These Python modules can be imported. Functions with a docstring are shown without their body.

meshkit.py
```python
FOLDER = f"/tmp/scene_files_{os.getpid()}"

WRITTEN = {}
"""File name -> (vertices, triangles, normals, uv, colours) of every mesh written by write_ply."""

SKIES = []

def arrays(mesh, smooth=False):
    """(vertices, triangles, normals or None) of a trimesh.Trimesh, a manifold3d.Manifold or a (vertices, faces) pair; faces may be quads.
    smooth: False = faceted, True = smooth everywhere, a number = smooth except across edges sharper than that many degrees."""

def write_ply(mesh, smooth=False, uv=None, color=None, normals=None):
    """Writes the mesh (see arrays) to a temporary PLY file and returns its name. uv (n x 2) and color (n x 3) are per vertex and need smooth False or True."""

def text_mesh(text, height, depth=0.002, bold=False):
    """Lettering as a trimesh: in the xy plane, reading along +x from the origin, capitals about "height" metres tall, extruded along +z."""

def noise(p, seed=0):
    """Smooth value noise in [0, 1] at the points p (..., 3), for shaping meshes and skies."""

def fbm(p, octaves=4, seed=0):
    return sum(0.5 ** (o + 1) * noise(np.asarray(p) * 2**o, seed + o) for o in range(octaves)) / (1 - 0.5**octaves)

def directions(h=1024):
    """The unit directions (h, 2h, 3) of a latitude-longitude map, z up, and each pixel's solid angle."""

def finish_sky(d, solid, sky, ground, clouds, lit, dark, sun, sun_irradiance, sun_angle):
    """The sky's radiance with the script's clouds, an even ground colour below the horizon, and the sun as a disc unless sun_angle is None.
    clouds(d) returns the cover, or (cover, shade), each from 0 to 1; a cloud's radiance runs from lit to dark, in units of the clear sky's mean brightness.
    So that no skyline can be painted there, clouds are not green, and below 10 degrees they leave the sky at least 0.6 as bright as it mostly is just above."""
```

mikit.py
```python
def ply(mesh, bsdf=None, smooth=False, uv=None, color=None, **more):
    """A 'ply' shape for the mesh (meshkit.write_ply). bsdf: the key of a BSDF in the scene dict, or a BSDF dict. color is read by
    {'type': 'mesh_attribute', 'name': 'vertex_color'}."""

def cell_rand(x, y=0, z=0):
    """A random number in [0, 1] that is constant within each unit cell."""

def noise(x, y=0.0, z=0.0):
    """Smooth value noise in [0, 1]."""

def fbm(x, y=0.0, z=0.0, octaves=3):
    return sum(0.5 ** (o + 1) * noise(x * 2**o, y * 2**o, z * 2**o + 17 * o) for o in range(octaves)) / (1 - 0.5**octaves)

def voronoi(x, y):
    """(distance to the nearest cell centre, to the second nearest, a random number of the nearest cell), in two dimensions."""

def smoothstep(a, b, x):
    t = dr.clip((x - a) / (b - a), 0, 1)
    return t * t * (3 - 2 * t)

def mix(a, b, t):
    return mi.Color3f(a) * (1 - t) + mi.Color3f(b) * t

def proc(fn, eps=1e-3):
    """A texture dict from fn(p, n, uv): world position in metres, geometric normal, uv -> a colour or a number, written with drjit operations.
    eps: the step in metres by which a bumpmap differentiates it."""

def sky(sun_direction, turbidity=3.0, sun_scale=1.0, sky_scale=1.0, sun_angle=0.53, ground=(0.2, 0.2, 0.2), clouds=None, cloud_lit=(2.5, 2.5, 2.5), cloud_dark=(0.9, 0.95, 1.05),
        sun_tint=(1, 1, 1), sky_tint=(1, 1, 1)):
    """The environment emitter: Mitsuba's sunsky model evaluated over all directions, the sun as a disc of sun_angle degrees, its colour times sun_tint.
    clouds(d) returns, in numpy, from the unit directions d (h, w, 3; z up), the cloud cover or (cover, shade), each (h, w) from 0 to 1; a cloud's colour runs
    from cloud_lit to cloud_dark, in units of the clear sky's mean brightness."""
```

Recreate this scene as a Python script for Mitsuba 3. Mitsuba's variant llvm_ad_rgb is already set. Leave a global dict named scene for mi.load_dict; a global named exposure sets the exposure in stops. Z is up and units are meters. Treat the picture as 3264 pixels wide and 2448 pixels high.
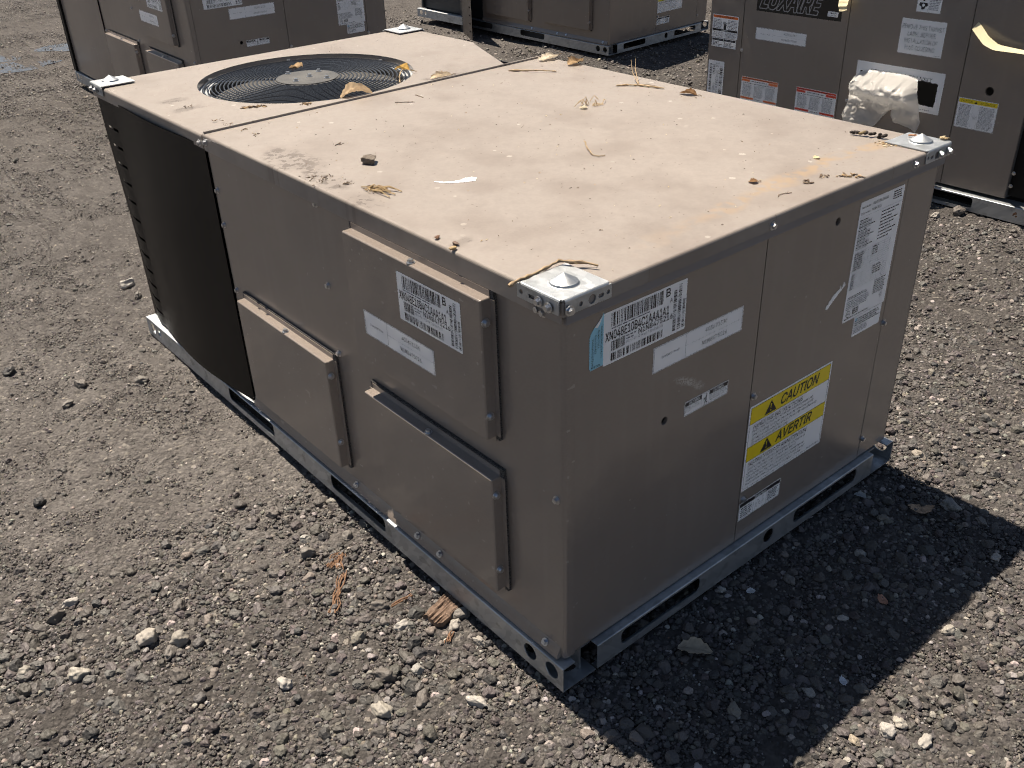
import math, random
import numpy as np, trimesh, shapely, shapely.affinity
import shapely.geometry as sg
import drjit as dr
import mitsuba as mi
import mikit, meshkit
from mikit import noise, fbm, voronoi, smoothstep, mix, cell_rand

T = mi.ScalarTransform4f
rng = np.random.default_rng(7)
random.seed(7)
scene, labels = {}, {}

# ------------------------------------------------------------------ camera, sky, exposure
CAM = np.array([-0.8598, -0.9422, 1.4521])
FWD, DOWN = np.array([0.5404, 0.6693, -0.5099]), np.array([-0.34873, -0.37336, -0.85965])
scene['camera'] = {'type': 'perspective', 'fov': 56.658, 'fov_axis': 'x', 'near_clip': 0.05, 'far_clip': 400.0,
                   'to_world': T().look_at(origin=CAM.tolist(), target=(CAM + FWD).tolist(), up=(-DOWN).tolist())}
def haze_band(d):
    """Thin high cloud that thickens towards the horizon, all the way round."""
    el = np.degrees(np.arcsin(np.clip(d[..., 2], 0, 1)))
    n = meshkit.fbm(d * np.array([3.0, 3.0, 9.0]), 4, 2)
    return np.clip(np.exp(-el / 16.0) * (0.25 + 0.8 * n), 0, 0.7), n * .5
SUN = (-0.008, 0.468, 1.0)
scene['daylight'] = mikit.sky(SUN, turbidity=3.0, sun_scale=1.0, sky_scale=0.36, ground=(0.10, 0.09, 0.085), sun_tint=(0.96, 1.0, 1.06), sky_tint=(1.10, 1.0, 0.89),
                           clouds=haze_band, cloud_lit=(2.6, 2.6, 2.6), cloud_dark=(2.2, 2.25, 2.3))
exposure = 2.74

# ------------------------------------------------------------------ materials
def rgb(*c): return {'type': 'rgb', 'value': list(c)}
def bsdf(key, base, rough=0.5, metal=0.0, spec=0.5, bump=None, bscale=1.0, two=True, eps=1e-3, **kw):
    b = {'type': 'principled', 'base_color': base if isinstance(base, dict) else rgb(*base), 'roughness': rough, 'metallic': metal, 'specular': spec, **kw}
    if bump is not None:
        b = {'type': 'bumpmap', 'map': mikit.proc(bump, eps), 'scale': bscale, 'nested': b}
    scene[key] = {'type': 'twosided', 'b': b} if two else b
    return key

VC = {'type': 'mesh_attribute', 'name': 'vertex_color'}

def paint_col(p, n, uv):
    a = fbm(p.x * 5, p.y * 5, p.z * 5, octaves=4)
    g = noise(p.x * 420, p.y * 420, p.z * 420)
    streak = smoothstep(0.62, 0.85, noise(p.x * 60, p.y * 60, p.z * 4))
    c = mix((0.165, 0.140, 0.123), (0.198, 0.170, 0.150), a)
    c = c * (0.93 + 0.14 * g)
    sp = smoothstep(0.925, 0.94, noise(p.x * 75, p.y * 75, p.z * 75))
    c = mix(c, mi.Color3f(0.31, 0.28, 0.25), 0.6 * sp)
    c = mix(c, mi.Color3f(0.25, 0.22, 0.195), 0.10 * streak)
    # a pale grainy smear on the end panel of the foremost unit
    u, v = (p.x - .338) / .050, (p.z - .551 + .55 * (p.x - .338)) / .013
    q = dr.sqrt(dr.square(u) + dr.square(v)) + 0.9 * (fbm(p.x * 90, p.z * 90, 3.0) - .5)
    on = smoothstep(1.0, 0.2, q) * smoothstep(0.03, 0.02, dr.abs(p.y - .018)) * smoothstep(0.25, 0.65, noise(p.x * 600, p.z * 600, 1.0))
    return mix(c, mi.Color3f(0.42, 0.42, 0.40), 0.8 * on)
def paint_bump(p, n, uv):
    return 0.0052 * noise(p.x * 5, p.y * 5, p.z * 5) + 0.0012 * noise(p.x * 17, p.y * 17, p.z * 17) + 0.00022 * noise(p.x * 70, p.y * 70, p.z * 70)
bsdf('mat_paint', mikit.proc(paint_col), 0.23, spec=0.9, bump=paint_bump, bscale=1.0, eps=4e-3, clearcoat=1.0, clearcoat_gloss=0.9)

def seg_d(p, ax, ay, bx, by):
    dx, dy = bx - ax, by - ay
    t = dr.clip(((p.x - ax) * dx + (p.y - ay) * dy) / (dx * dx + dy * dy), 0, 1)
    return dr.sqrt(dr.square(p.x - ax - t * dx) + dr.square(p.y - ay - t * dy))
def roof_col(p, n, uv):
    a = fbm(p.x * 3.1 + 4, p.y * 3.1, p.z * 2, octaves=5)
    f = fbm(p.x * 38, p.y * 38, 3.0, octaves=3)
    g = noise(p.x * 300, p.y * 300, p.z * 300)
    paint = mix((0.165, 0.140, 0.123), (0.198, 0.170, 0.150), a)
    # dried dust lying on the paint, thin and rubbed off in patches
    worn = smoothstep(0.27, 0.56, fbm(p.x * 8 + 1, p.y * 8, p.z * 8 + 3, octaves=6)) * (0.80 + 0.20 * smoothstep(.35, .6, fbm(p.x * 110, p.y * 110, p.z * 110)))
    c = mix(paint, mix((0.255, 0.232, 0.212), (0.300, 0.275, 0.253), a), 0.14 + 0.38 * worn)
    c = c * (0.93 + 0.08 * f + 0.05 * g)
    wob = (fbm(p.x * 14, p.y * 14, 8.0) - 0.5) * 0.05
    d = dr.minimum(dr.minimum(seg_d(p, 1.03, .103, .85, .122), seg_d(p, .85, .122, .66, .103)), dr.minimum(seg_d(p, .66, .103, .44, .087), seg_d(p, .44, .087, .2, .06)))
    st = smoothstep(0.030, 0.004, d + wob) * smoothstep(0.1, 0.75, p.x) * smoothstep(0.30, 0.62, fbm(p.x * 60, p.y * 60, 1.0))
    c = mix(c, mi.Color3f(0.28, 0.20, 0.120), 0.65 * st)
    gr = smoothstep(0.47, 0.62, fbm(p.x * 85, p.y * 85, 6.0, octaves=3))
    def blot(x, y, rx, ry, lo=0.8):
        q = dr.sqrt(dr.square((p.x - x) / rx) + dr.square((p.y - y) / ry))
        return smoothstep(1.0, 0.35, q + (f - 0.5) * 0.9) * (1 - lo + lo * gr)
    dk = dr.maximum(dr.maximum(blot(.045, .78, .04, .10), blot(.028, .60, .028, .06)), dr.maximum(blot(.046, .303, .03, .022, .5), blot(.06, .95, .06, .14)))
    dk = dr.maximum(dk, dr.maximum(blot(.09, 1.55, .05, .03, .4), blot(.10, 1.66, .05, .03, .5)))
    sl = smoothstep(0.018, 0.003, seg_d(p, .72, 1.345, .98, 1.305) + (f - .5) * 0.012)
    dk = dr.maximum(dk, sl * (0.55 + 0.45 * gr))
    c = mix(c, mi.Color3f(0.085, 0.068, 0.057), 0.7 * dk)
    v1, v2, vr = voronoi(p.x * 17 + 3, p.y * 17)
    sp = smoothstep(0.11, 0.07, v1 + (f - .5) * .12) * smoothstep(0.86, 0.90, vr) * smoothstep(.48, .62, fbm(p.x * 5 + 2, p.y * 5, 4.0))
    c = mix(c, mi.Color3f(0.40, 0.375, 0.34), 0.5 * sp)
    w1, w2, wr = voronoi(p.x * 70, p.y * 70 + 9)
    ds = smoothstep(0.16, 0.10, w1) * smoothstep(0.92, 0.95, wr)
    c = mix(c, mi.Color3f(0.14, 0.11, 0.085), 0.6 * ds)
    return c
def roof_bump(p, n, uv):
    return 0.024 * noise(p.x * 2.2, p.y * 2.2, 1.0) + 0.0012 * noise(p.x * 12, p.y * 12, p.z * 12)
bsdf('mat_roof', mikit.proc(roof_col), 0.46, spec=0.5, bump=roof_bump, bscale=1.0, eps=4e-3)

def galv_col(p, n, uv):
    v1, v2, vr = voronoi(p.x * 62 + p.z * 45, p.y * 62 + p.z * 50)
    s = noise(p.x * 9, p.y * 9, p.z * 30)
    c = mix((0.36, 0.39, 0.42), (0.58, 0.61, 0.64), vr * 0.5 + s * 0.5)
    return mix(c, mi.Color3f(0.26, 0.28, 0.29), 0.5 * smoothstep(0.60, 0.74, fbm(p.x * 30, p.y * 30, p.z * 30)))
bsdf('mat_galv', mikit.proc(galv_col), 0.52, metal=0.9, bump=lambda p, n, uv: 0.0012 * noise(p.x * 22, p.y * 22, p.z * 22), eps=2e-3)
def galvd_col(p, n, uv):
    s = fbm(p.x * 8, p.y * 8, p.z * 8)
    return mix((0.17, 0.17, 0.185), (0.23, 0.23, 0.25), s)
bsdf('mat_galv_dull', mikit.proc(galvd_col), 0.5, metal=0.5)
bsdf('mat_zinc', (0.55, 0.57, 0.60), 0.28, metal=0.95)
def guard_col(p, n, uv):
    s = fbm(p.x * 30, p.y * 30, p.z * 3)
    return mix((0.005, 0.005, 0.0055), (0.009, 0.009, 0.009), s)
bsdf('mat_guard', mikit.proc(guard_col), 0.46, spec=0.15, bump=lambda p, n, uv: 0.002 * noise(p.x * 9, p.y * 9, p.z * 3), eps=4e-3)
bsdf('mat_guard_brown', (0.040, 0.035, 0.034), 0.42)
bsdf('mat_inside', (0.075, 0.075, 0.075), 0.7)
bsdf('mat_coil', (0.05, 0.053, 0.058), 0.45, metal=0.3)
bsdf('mat_gasket', mikit.proc(lambda p, n, uv: mix((0.03, 0.03, 0.032), (0.12, 0.117, 0.112), smoothstep(.3, .8, noise(p.x * 700, p.y * 700, p.z * 700)))), 0.95, spec=0.1,
     bump=lambda p, n, uv: 0.002 * noise(p.x * 260, p.y * 260, p.z * 260))
bsdf('mat_wire', (0.022, 0.023, 0.026), 0.25, spec=0.7)
bsdf('mat_hub', mikit.proc(lambda p, n, uv: mix((0.05, 0.05, 0.049), (0.10, 0.097, 0.09), fbm(p.x * 30, p.y * 30, 1.0))), 0.45)
bsdf('mat_blade', (0.010, 0.010, 0.011), 0.5, spec=0.3)
bsdf('mat_orifice', (0.36, 0.38, 0.40), 0.5, metal=0.4)
def paper_col(p, n, uv):
    return mix((0.80, 0.81, 0.82), (0.86, 0.865, 0.87), fbm(p.x * 25, p.y * 25, p.z * 25))
bsdf('mat_paper', mikit.proc(paper_col), 0.4, bump=lambda p, n, uv: 0.0010 * noise(p.x * 28, p.y * 28, p.z * 28), eps=2e-3)
bsdf('mat_ink', (0.012, 0.012, 0.016), 0.45)
bsdf('mat_ink_grey', (0.16, 0.165, 0.19), 0.5)
bsdf('mat_yellow', (0.78, 0.60, 0.014), 0.4)
bsdf('mat_orange', (0.72, 0.16, 0.035), 0.4)
bsdf('mat_red', (0.66, 0.06, 0.03), 0.4)
bsdf('mat_blue', (0.27, 0.56, 0.70), 0.4)
bsdf('mat_badge', (0.008, 0.008, 0.009), 0.3)
bsdf('mat_silver_print', (0.34, 0.33, 0.33), 0.4)

def soil_col(p, n, uv):
    a = fbm(p.x * 1.1, p.y * 1.1, 0.3, octaves=4)
    b = fbm(p.x * 17, p.y * 17, 2.0, octaves=4)
    g = noise(p.x * 190, p.y * 190, 5.0)
    v1, v2, vr = voronoi(p.x * 95, p.y * 95)
    c = mix((0.077, 0.0713, 0.0690), (0.118, 0.1107, 0.1068), smoothstep(.25, .75, a * .5 + b * .5))
    loose = smoothstep(.95, .45, p.y + .35 * p.x + .5 * (a - .5)) + smoothstep(.9, 1.4, p.x) * smoothstep(5.0, 4.0, p.y)   # gap shade between loose stones painted into soil colour; pale packed dirt elsewhere
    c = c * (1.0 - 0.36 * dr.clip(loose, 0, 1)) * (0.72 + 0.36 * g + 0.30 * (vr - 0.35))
    return mix(c, mi.Color3f(0.22, 0.205, 0.185), 0.55 * smoothstep(0.93, 0.96, vr))
def soil_bump(p, n, uv):
    v1, v2, vr = voronoi(p.x * 95, p.y * 95)
    return 0.0048 * (1 - v1) * (0.4 + vr) + 0.0032 * noise(p.x * 260, p.y * 260, 1.0)
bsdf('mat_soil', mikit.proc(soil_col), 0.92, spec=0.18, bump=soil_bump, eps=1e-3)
def stone_col_fn(p, n, uv):
    return mix((0.75, 0.74, 0.72), (1.12, 1.1, 1.06), fbm(p.x * 130, p.y * 130, p.z * 130))
bsdf('mat_stone', VC, 0.62, spec=0.45, bump=lambda p, n, uv: 0.0016 * fbm(p.x * 210, p.y * 210, p.z * 210), eps=6e-4)
bsdf('mat_debris', VC, 0.7, spec=0.3)
scene['mat_leaf'] = {'type': 'principledthin', 'base_color': VC, 'roughness': 0.6, 'diff_trans': 0.5}
def bag_col(p, n, uv):
    return mix((0.80, 0.79, 0.77), (0.90, 0.89, 0.87), fbm(p.x * 30, p.y * 30, p.z * 30))
scene['mat_bag'] = {'type': 'principledthin', 'base_color': mikit.proc(bag_col), 'roughness': 0.22, 'diff_trans': 1.0, 'spec_trans': 0.22, 'eta': 1.5}
scene['mat_tape'] = {'type': 'principledthin', 'base_color': rgb(0.82, 0.74, 0.50), 'roughness': 0.4, 'diff_trans': 0.6}
bsdf('mat_puddle', (0.05, 0.05, 0.05), 0.04, spec=0.9)
def wood_col(p, n, uv):
    s = fbm(p.x * 210, p.y * 160, p.z * 60)
    return mix((0.10, 0.050, 0.028), (0.25, 0.145, 0.085), s)
bsdf('mat_chip_orange', mikit.proc(wood_col), 0.8)
bsdf('mat_chip_brown', mikit.proc(lambda p, n, uv: mix((0.075, 0.048, 0.034), (0.16, 0.11, 0.08), noise(p.x * 300, p.y * 60, p.z * 60))), 0.85,
     bump=lambda p, n, uv: 0.002 * noise(p.x * 300, p.y * 60, p.z * 60))

# ------------------------------------------------------------------ helpers
def cat(ms): return trimesh.util.concatenate([m for m in ms if m is not None])
def box(x0, x1, y0, y1, z0, z1):
    m = trimesh.creation.box((abs(x1 - x0), abs(y1 - y0), abs(z1 - z0)))
    m.apply_translation(((x0 + x1) / 2, (y0 + y1) / 2, (z0 + z1) / 2)); return m
_sph = trimesh.creation.icosphere(1).vertices
def rbox(x0, x1, y0, y1, z0, z1, r):
    pts = np.vstack([_sph * r + (x, y, z) for x in (x0 + r, x1 - r) for y in (y0 + r, y1 - r) for z in (z0 + r, z1 - r)])
    return trimesh.convex.convex_hull(pts)
def extr(poly, t):
    return cat([trimesh.creation.extrude_polygon(g, t, engine='earcut') for g in getattr(poly, 'geoms', [poly])])
def frame(m, O, U, V, N):
    M = np.eye(4); M[:3, 0], M[:3, 1], M[:3, 2], M[:3, 3] = U, V, N, O
    m = m.copy(); m.apply_transform(M); return m
def plate(poly, O, U, V, N, t):
    """A flat sheet: polygon in (u, v), front face at O + t*N."""
    return frame(extr(poly, t), O, U, V, N)
X, Y, Z = np.eye(3)
def rect(a, b, c, d): return sg.box(min(a, c), min(b, d), max(a, c), max(b, d))
def disc(x, y, r, n=20): return sg.Point(x, y).buffer(r, n // 4)
def slot(x0, y0, x1, y1, r=None):
    r = r or min(x1 - x0, y1 - y0) * .3
    return sg.box(x0 + r, y0 + r, x1 - r, y1 - r).buffer(r, 4)
def tube(pts, rad, sides=6, closed=False):
    p = np.asarray(pts, float); n = len(p); rad = np.broadcast_to(rad, (n,))
    t = (np.roll(p, -1, 0) - np.roll(p, 1, 0)) if closed else np.gradient(p, axis=0)
    t /= np.linalg.norm(t, axis=1, keepdims=True) + 1e-12
    up = np.where(np.abs(t[:, 2:]) > .9, [[1., 0, 0]], [[0, 0, 1.]])
    a = np.cross(t, up); a /= np.linalg.norm(a, axis=1, keepdims=True); b = np.cross(a, t)
    ang = np.arange(sides) / sides * 2 * np.pi
    v = p[:, None] + rad[:, None, None] * (np.cos(ang)[None, :, None] * a[:, None] + np.sin(ang)[None, :, None] * b[:, None])
    f = []
    for i in range(n if closed else n - 1):
        j = (i + 1) % n
        for k in range(sides):
            l = (k + 1) % sides
            f += [[i * sides + k, i * sides + l, j * sides + l], [i * sides + k, j * sides + l, j * sides + k]]
    v = v.reshape(-1, 3)
    if not closed:
        for e, s in ((0, 1), (n - 1, -1)):
            c = len(v); v = np.vstack([v, p[e]])
            for k in range(sides):
                q = [e * sides + k, e * sides + (k + 1) % sides]
                f.append([c, q[1], q[0]] if s > 0 else [c, q[0], q[1]])
    m = trimesh.Trimesh(v, f, process=False); m.fix_normals(); return m
def grid(P):
    """P (n, m, 3) -> sheet mesh."""
    n, m = P.shape[:2]; i, j = np.meshgrid(np.arange(n - 1), np.arange(m - 1), indexing='ij'); a = (i * m + j).ravel()
    f = np.vstack([np.c_[a, a + m, a + m + 1], np.c_[a, a + m + 1, a + 1]])
    return trimesh.Trimesh(P.reshape(-1, 3), f, process=False)

used = {}
def key_for(base):
    if base not in used and base not in scene: used[base] = 0; return base
    used[base] = used.get(base, 0) + 1
    return f'{base}_{used[base]:03d}'
def add(parent, name, mesh, mat, M=None, smooth=False, color=None):
    k = key_for((parent + '__' if parent else '') + name)
    d = mesh if isinstance(mesh, dict) else mikit.ply(mesh, mat, smooth=smooth, color=color)
    scene[k] = {**d, 'to_world': M} if M is not None else d
    return k
def tag(k, label, category=None, group=None, kind=None):
    labels[k] = {a: b for a, b in (('label', label), ('category', category), ('group', group), ('kind', kind)) if b}

# ---- flat print
_txt = {}
def glyphs(text, bold=False):
    if (text, bold) not in _txt:
        m = meshkit.text_mesh(text.replace('I', 'l') if text.isupper() else text, 1.0, depth=0.01, bold=bold)   # this face draws a plain I only as l
        f = m.faces[(m.face_normals[:, 2] > .5)]
        v = m.vertices[:, :2]
        u, inv = np.unique(f, return_inverse=True)
        _txt[(text, bold)] = (v[u], inv.reshape(f.shape))
    return _txt[(text, bold)]
class Sticker:
    """A sheet in the plane O + u*U + v*V, normal N; layers of print lie 0.3 mm above each other."""
    def __init__(s, O, U, V, N): s.O, s.U, s.V, s.N = map(np.array, (O, U, V, N)); s.layers = {}
    def put(s, mat, lvl, v2, f):
        s.layers.setdefault((mat, lvl), []).append((np.asarray(v2, float), np.asarray(f)))
    def poly(s, mat, lvl, p):
        for g in getattr(p, 'geoms', [p]):
            v, f = trimesh.creation.triangulate_polygon(g, engine='earcut'); s.put(mat, lvl, v, f)
    def rect(s, mat, lvl, a, b, c, d):
        a, c = sorted((a, c)); b, d = sorted((b, d))
        s.put(mat, lvl, [[a, b], [c, b], [c, d], [a, d]], [[0, 1, 2], [0, 2, 3]])
    def frame(s, mat, lvl, a, b, c, d, w):
        s.rect(mat, lvl, a, b, c, b + w); s.rect(mat, lvl, a, d - w, c, d); s.rect(mat, lvl, a, b + w, a + w, d - w); s.rect(mat, lvl, c - w, b + w, c, d - w)
    def text(s, mat, lvl, t, x, y, h, w=None, bold=False, slant=0.0, rot=0, center=False):
        """Baseline start (x, y), capital height h; squeezed to width w."""
        v, f = glyphs(t, bold); v = v.copy()
        sx = h if w is None else w / (v[:, 0].max() - v[:, 0].min())
        x0 = v[:, 0].min(); v = np.c_[(v[:, 0] - x0) * sx + slant * v[:, 1] * h, v[:, 1] * h]
        if center: v[:, 0] -= v[:, 0].max() / 2
        if rot: a = math.radians(rot); v = v @ np.array([[math.cos(a), math.sin(a)], [-math.sin(a), math.cos(a)]])
        s.put(mat, lvl, v + (x, y), f)
    def fine(s, mat, lvl, x, y, w, h, seed=0, gap=True):
        """A line of print too small to read: short dashes."""
        r = random.Random(seed); q = x
        while q < x + w:
            l = min(r.uniform(1.2, 4.0) * h, x + w - q); s.rect(mat, lvl, q, y, q + l, y + h * .62); q += l + r.uniform(.3, .7) * h
    def block(s, mat, lvl, x0, y0, x1, y1, n, seed=0, ragged=.85):
        r = random.Random(seed); st = (y1 - y0) / n
        for i in range(n): s.fine(mat, lvl, x0, y1 - (i + .85) * st, (x1 - x0) * r.uniform(ragged, 1), st * .8, seed * 37 + i)
    def bars(s, mat, lvl, x0, y0, x1, y1, n, seed=0, vertical=True):
        r = random.Random(seed); w = [r.choice((1, 1, 1, 2, 3)) for _ in range(2 * n - 1)]; k = ((x1 - x0) if vertical else (y1 - y0)) / sum(w); q = 0
        for i, a in enumerate(w):
            if i % 2 == 0:
                if vertical: s.rect(mat, lvl, x0 + q * k, y0, x0 + (q + a) * k, y1)
                else: s.rect(mat, lvl, x0, y0 + q * k, x1, y0 + (q + a) * k)
            q += a
    def mesh(s, key):
        vs, fs, n = [], [], 0
        for v2, f in s.layers[key]:
            vs.append(s.O + v2[:, :1] * s.U + v2[:, 1:] * s.V + s.N * (0.0006 + 0.0003 * key[1])); fs.append(f + n); n += len(v2)
        return trimesh.Trimesh(np.vstack(vs), np.vstack(fs), process=False)
    NAMES = {'mat_ink': 'print', 'mat_ink_grey': 'fine_print', 'mat_yellow': 'yellow_band', 'mat_orange': 'orange_band', 'mat_red': 'red_band', 'mat_paper': 'white_field', 'mat_blue': 'blue_field', 'mat_badge': 'black_field', 'mat_silver_print': 'outline'}
    def build(s, parent, name, M=None):
        order = sorted(s.layers, key=lambda k: k[1]); root = None
        for k in order:
            if root is None: root = add(parent, name, s.mesh(k), k[0], M)
            else: add(root, s.NAMES[k[0]], s.mesh(k), k[0], M)
        return root
class Flat(Sticker):
    def __init__(s, O, U, V, N, w, h, mat='mat_paper', r=0.0):
        super().__init__(O, U, V, N); s.w, s.h = w, h
        s.poly(mat, 0, sg.box(0, 0, w, h) if r == 0 else sg.box(r, r, w - r, h - r).buffer(r, 3))

# ------------------------------------------------------------------ ground
def smoothst(a, b, x):
    t = np.clip((x - a) / (b - a), 0, 1); return t * t * (3 - 2 * t)
def gz(x, y, fine=True):
    x, y = np.asarray(x, float), np.asarray(y, float)
    z = -0.017 + 0.0115 * np.clip(y - 0.9, 0, 6) - 0.009 * np.clip(x - 1.2, 0, 2) * np.exp(-(np.clip(y, 0, 9) / 2.2) ** 2)
    P = np.stack([x, y, np.zeros_like(x)], -1)
    inside = smoothst(-.10, .05, x) * smoothst(1.25, 1.10, x) * smoothst(-.1, .05, y) * smoothst(2.2, 2.0, y)
    far = smoothst(0.0, -1.0, x) + smoothst(2.2, 3.2, y)
    z = z + (meshkit.fbm(P * 1.7, 3, 11) - .5) * 0.035 * (0.35 + .65 * np.clip(far, 0, 1)) * (1 - .8 * inside)
    z = z - 0.004 * inside
    if fine:
        z = z + (meshkit.fbm(P * 14, 3, 3) - .5) * 0.012 + (meshkit.fbm(P * 66, 3, 5) - .5) * 0.0115
    return z
def axis_coords(lo, hi, fine_lo, fine_hi, step, far_n, far):
    mid = np.arange(fine_lo, fine_hi + step / 2, step)
    k = np.linspace(0, 1, far_n + 1)[1:]
    out = lambda d: step * far_n * k + (d - step * far_n) * k ** 3.2
    return np.r_[(fine_lo - out(fine_lo - lo))[::-1], mid, fine_hi + out(hi - fine_hi)]
gx = axis_coords(-90, 90, -1.7, 1.9, 0.0068, 110, 90)
gy = axis_coords(-90, 90, -0.8, 2.6, 0.0068, 130, 90)
GX, GY = np.meshgrid(gx, gy, indexing='ij')
gm = grid(np.stack([GX, GY, gz(GX, GY)], -1))
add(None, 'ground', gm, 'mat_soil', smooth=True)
tag('ground', 'packed grey brown dirt yard strewn with gravel', kind='structure')
del GX, GY, gm

# gravel: clusters of stones as shape groups, scattered over the yard
def ico(l, seed, rough=.25, flat=.72, cut=(.50, .82)):
    r = np.random.default_rng(seed)
    m = trimesh.creation.icosphere(l) if l else trimesh.creation.icosahedron()
    v = np.array(m.vertices)
    for _ in range(7):
        d = r.normal(size=3); d /= np.linalg.norm(d); lim = r.uniform(*cut)
        h = v @ d; v -= np.clip(h - lim, 0, None)[:, None] * d * .97
    v *= (1 + rough * (meshkit.noise(v * 1.7 + r.uniform(0, 50, 3), seed) - .5) + (.34 * (meshkit.fbm(v * 3.4 + r.uniform(0, 50, 3), 2, seed + 1) - .5) if l > 1 else 0))[:, None]
    v *= np.array([1, r.uniform(.7, .95), flat * r.uniform(.85, 1.1)])
    return v, np.array(m.faces)
STONES = {l: [ico(l, 100 * l + i) for i in range(10)] for l in (0, 1, 2, 3)}
def stone_rgb(r):
    q = r.random()
    base = np.array([0.075, 0.0688, 0.0664]) * r.uniform(.62, 1.40)
    if q > .955: base = np.array([0.26, 0.248, 0.232]) * r.uniform(.75, 1.25)
    elif q > .90: base = np.array([0.165, 0.148, 0.128]) * r.uniform(.8, 1.15)
    elif q < .10: base = np.array([0.040, 0.038, 0.039]) * r.uniform(.8, 1.3)
    elif q < .1012: base = np.array([0.14, 0.085, 0.06])
    return base * (1 + r.uniform(-.06, .06, 3))
def rot_z(v, a): c, s = math.cos(a), math.sin(a); return v @ np.array([[c, s, 0], [-s, c, 0], [0, 0, 1]])
def tilt(v, r, k):
    a = r.uniform(-k, k); c, s = math.cos(a), math.sin(a)
    return rot_z(v, r.uniform(0, 6.3)) @ np.array([[1, 0, 0], [0, c, s], [0, -s, c]])
def cluster(seed, R, spec, gain=1.0):
    r = np.random.default_rng(seed); V, F, C, n = [], [], [], 0; placed = []
    for count, lo, hi, lvl in spec:
        for _ in range(count):
            s = lo + (hi - lo) * r.random() ** 2.0
            for _t in range(6):
                a, d = r.uniform(0, 6.3), R * math.sqrt(r.random()) ; x, y = d * math.cos(a), d * math.sin(a)
                if lvl == 0 or all((x - q[0]) ** 2 + (y - q[1]) ** 2 > (.78 * (s + q[2])) ** 2 for q in placed): break
            else: continue
            if lvl: placed.append((x, y, s))
            v, f = STONES[lvl][r.integers(10)]
            v = rot_z(tilt(v * s, r, .5), r.uniform(0, 6.3)) + (x, y, s * r.uniform(.12, .46))
            V.append(v); F.append(f + n); n += len(v); C.append(np.tile(stone_rgb(r) * gain, (len(v), 1)))
    return trimesh.Trimesh(np.vstack(V), np.vstack(F), process=False), np.vstack(C)
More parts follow.
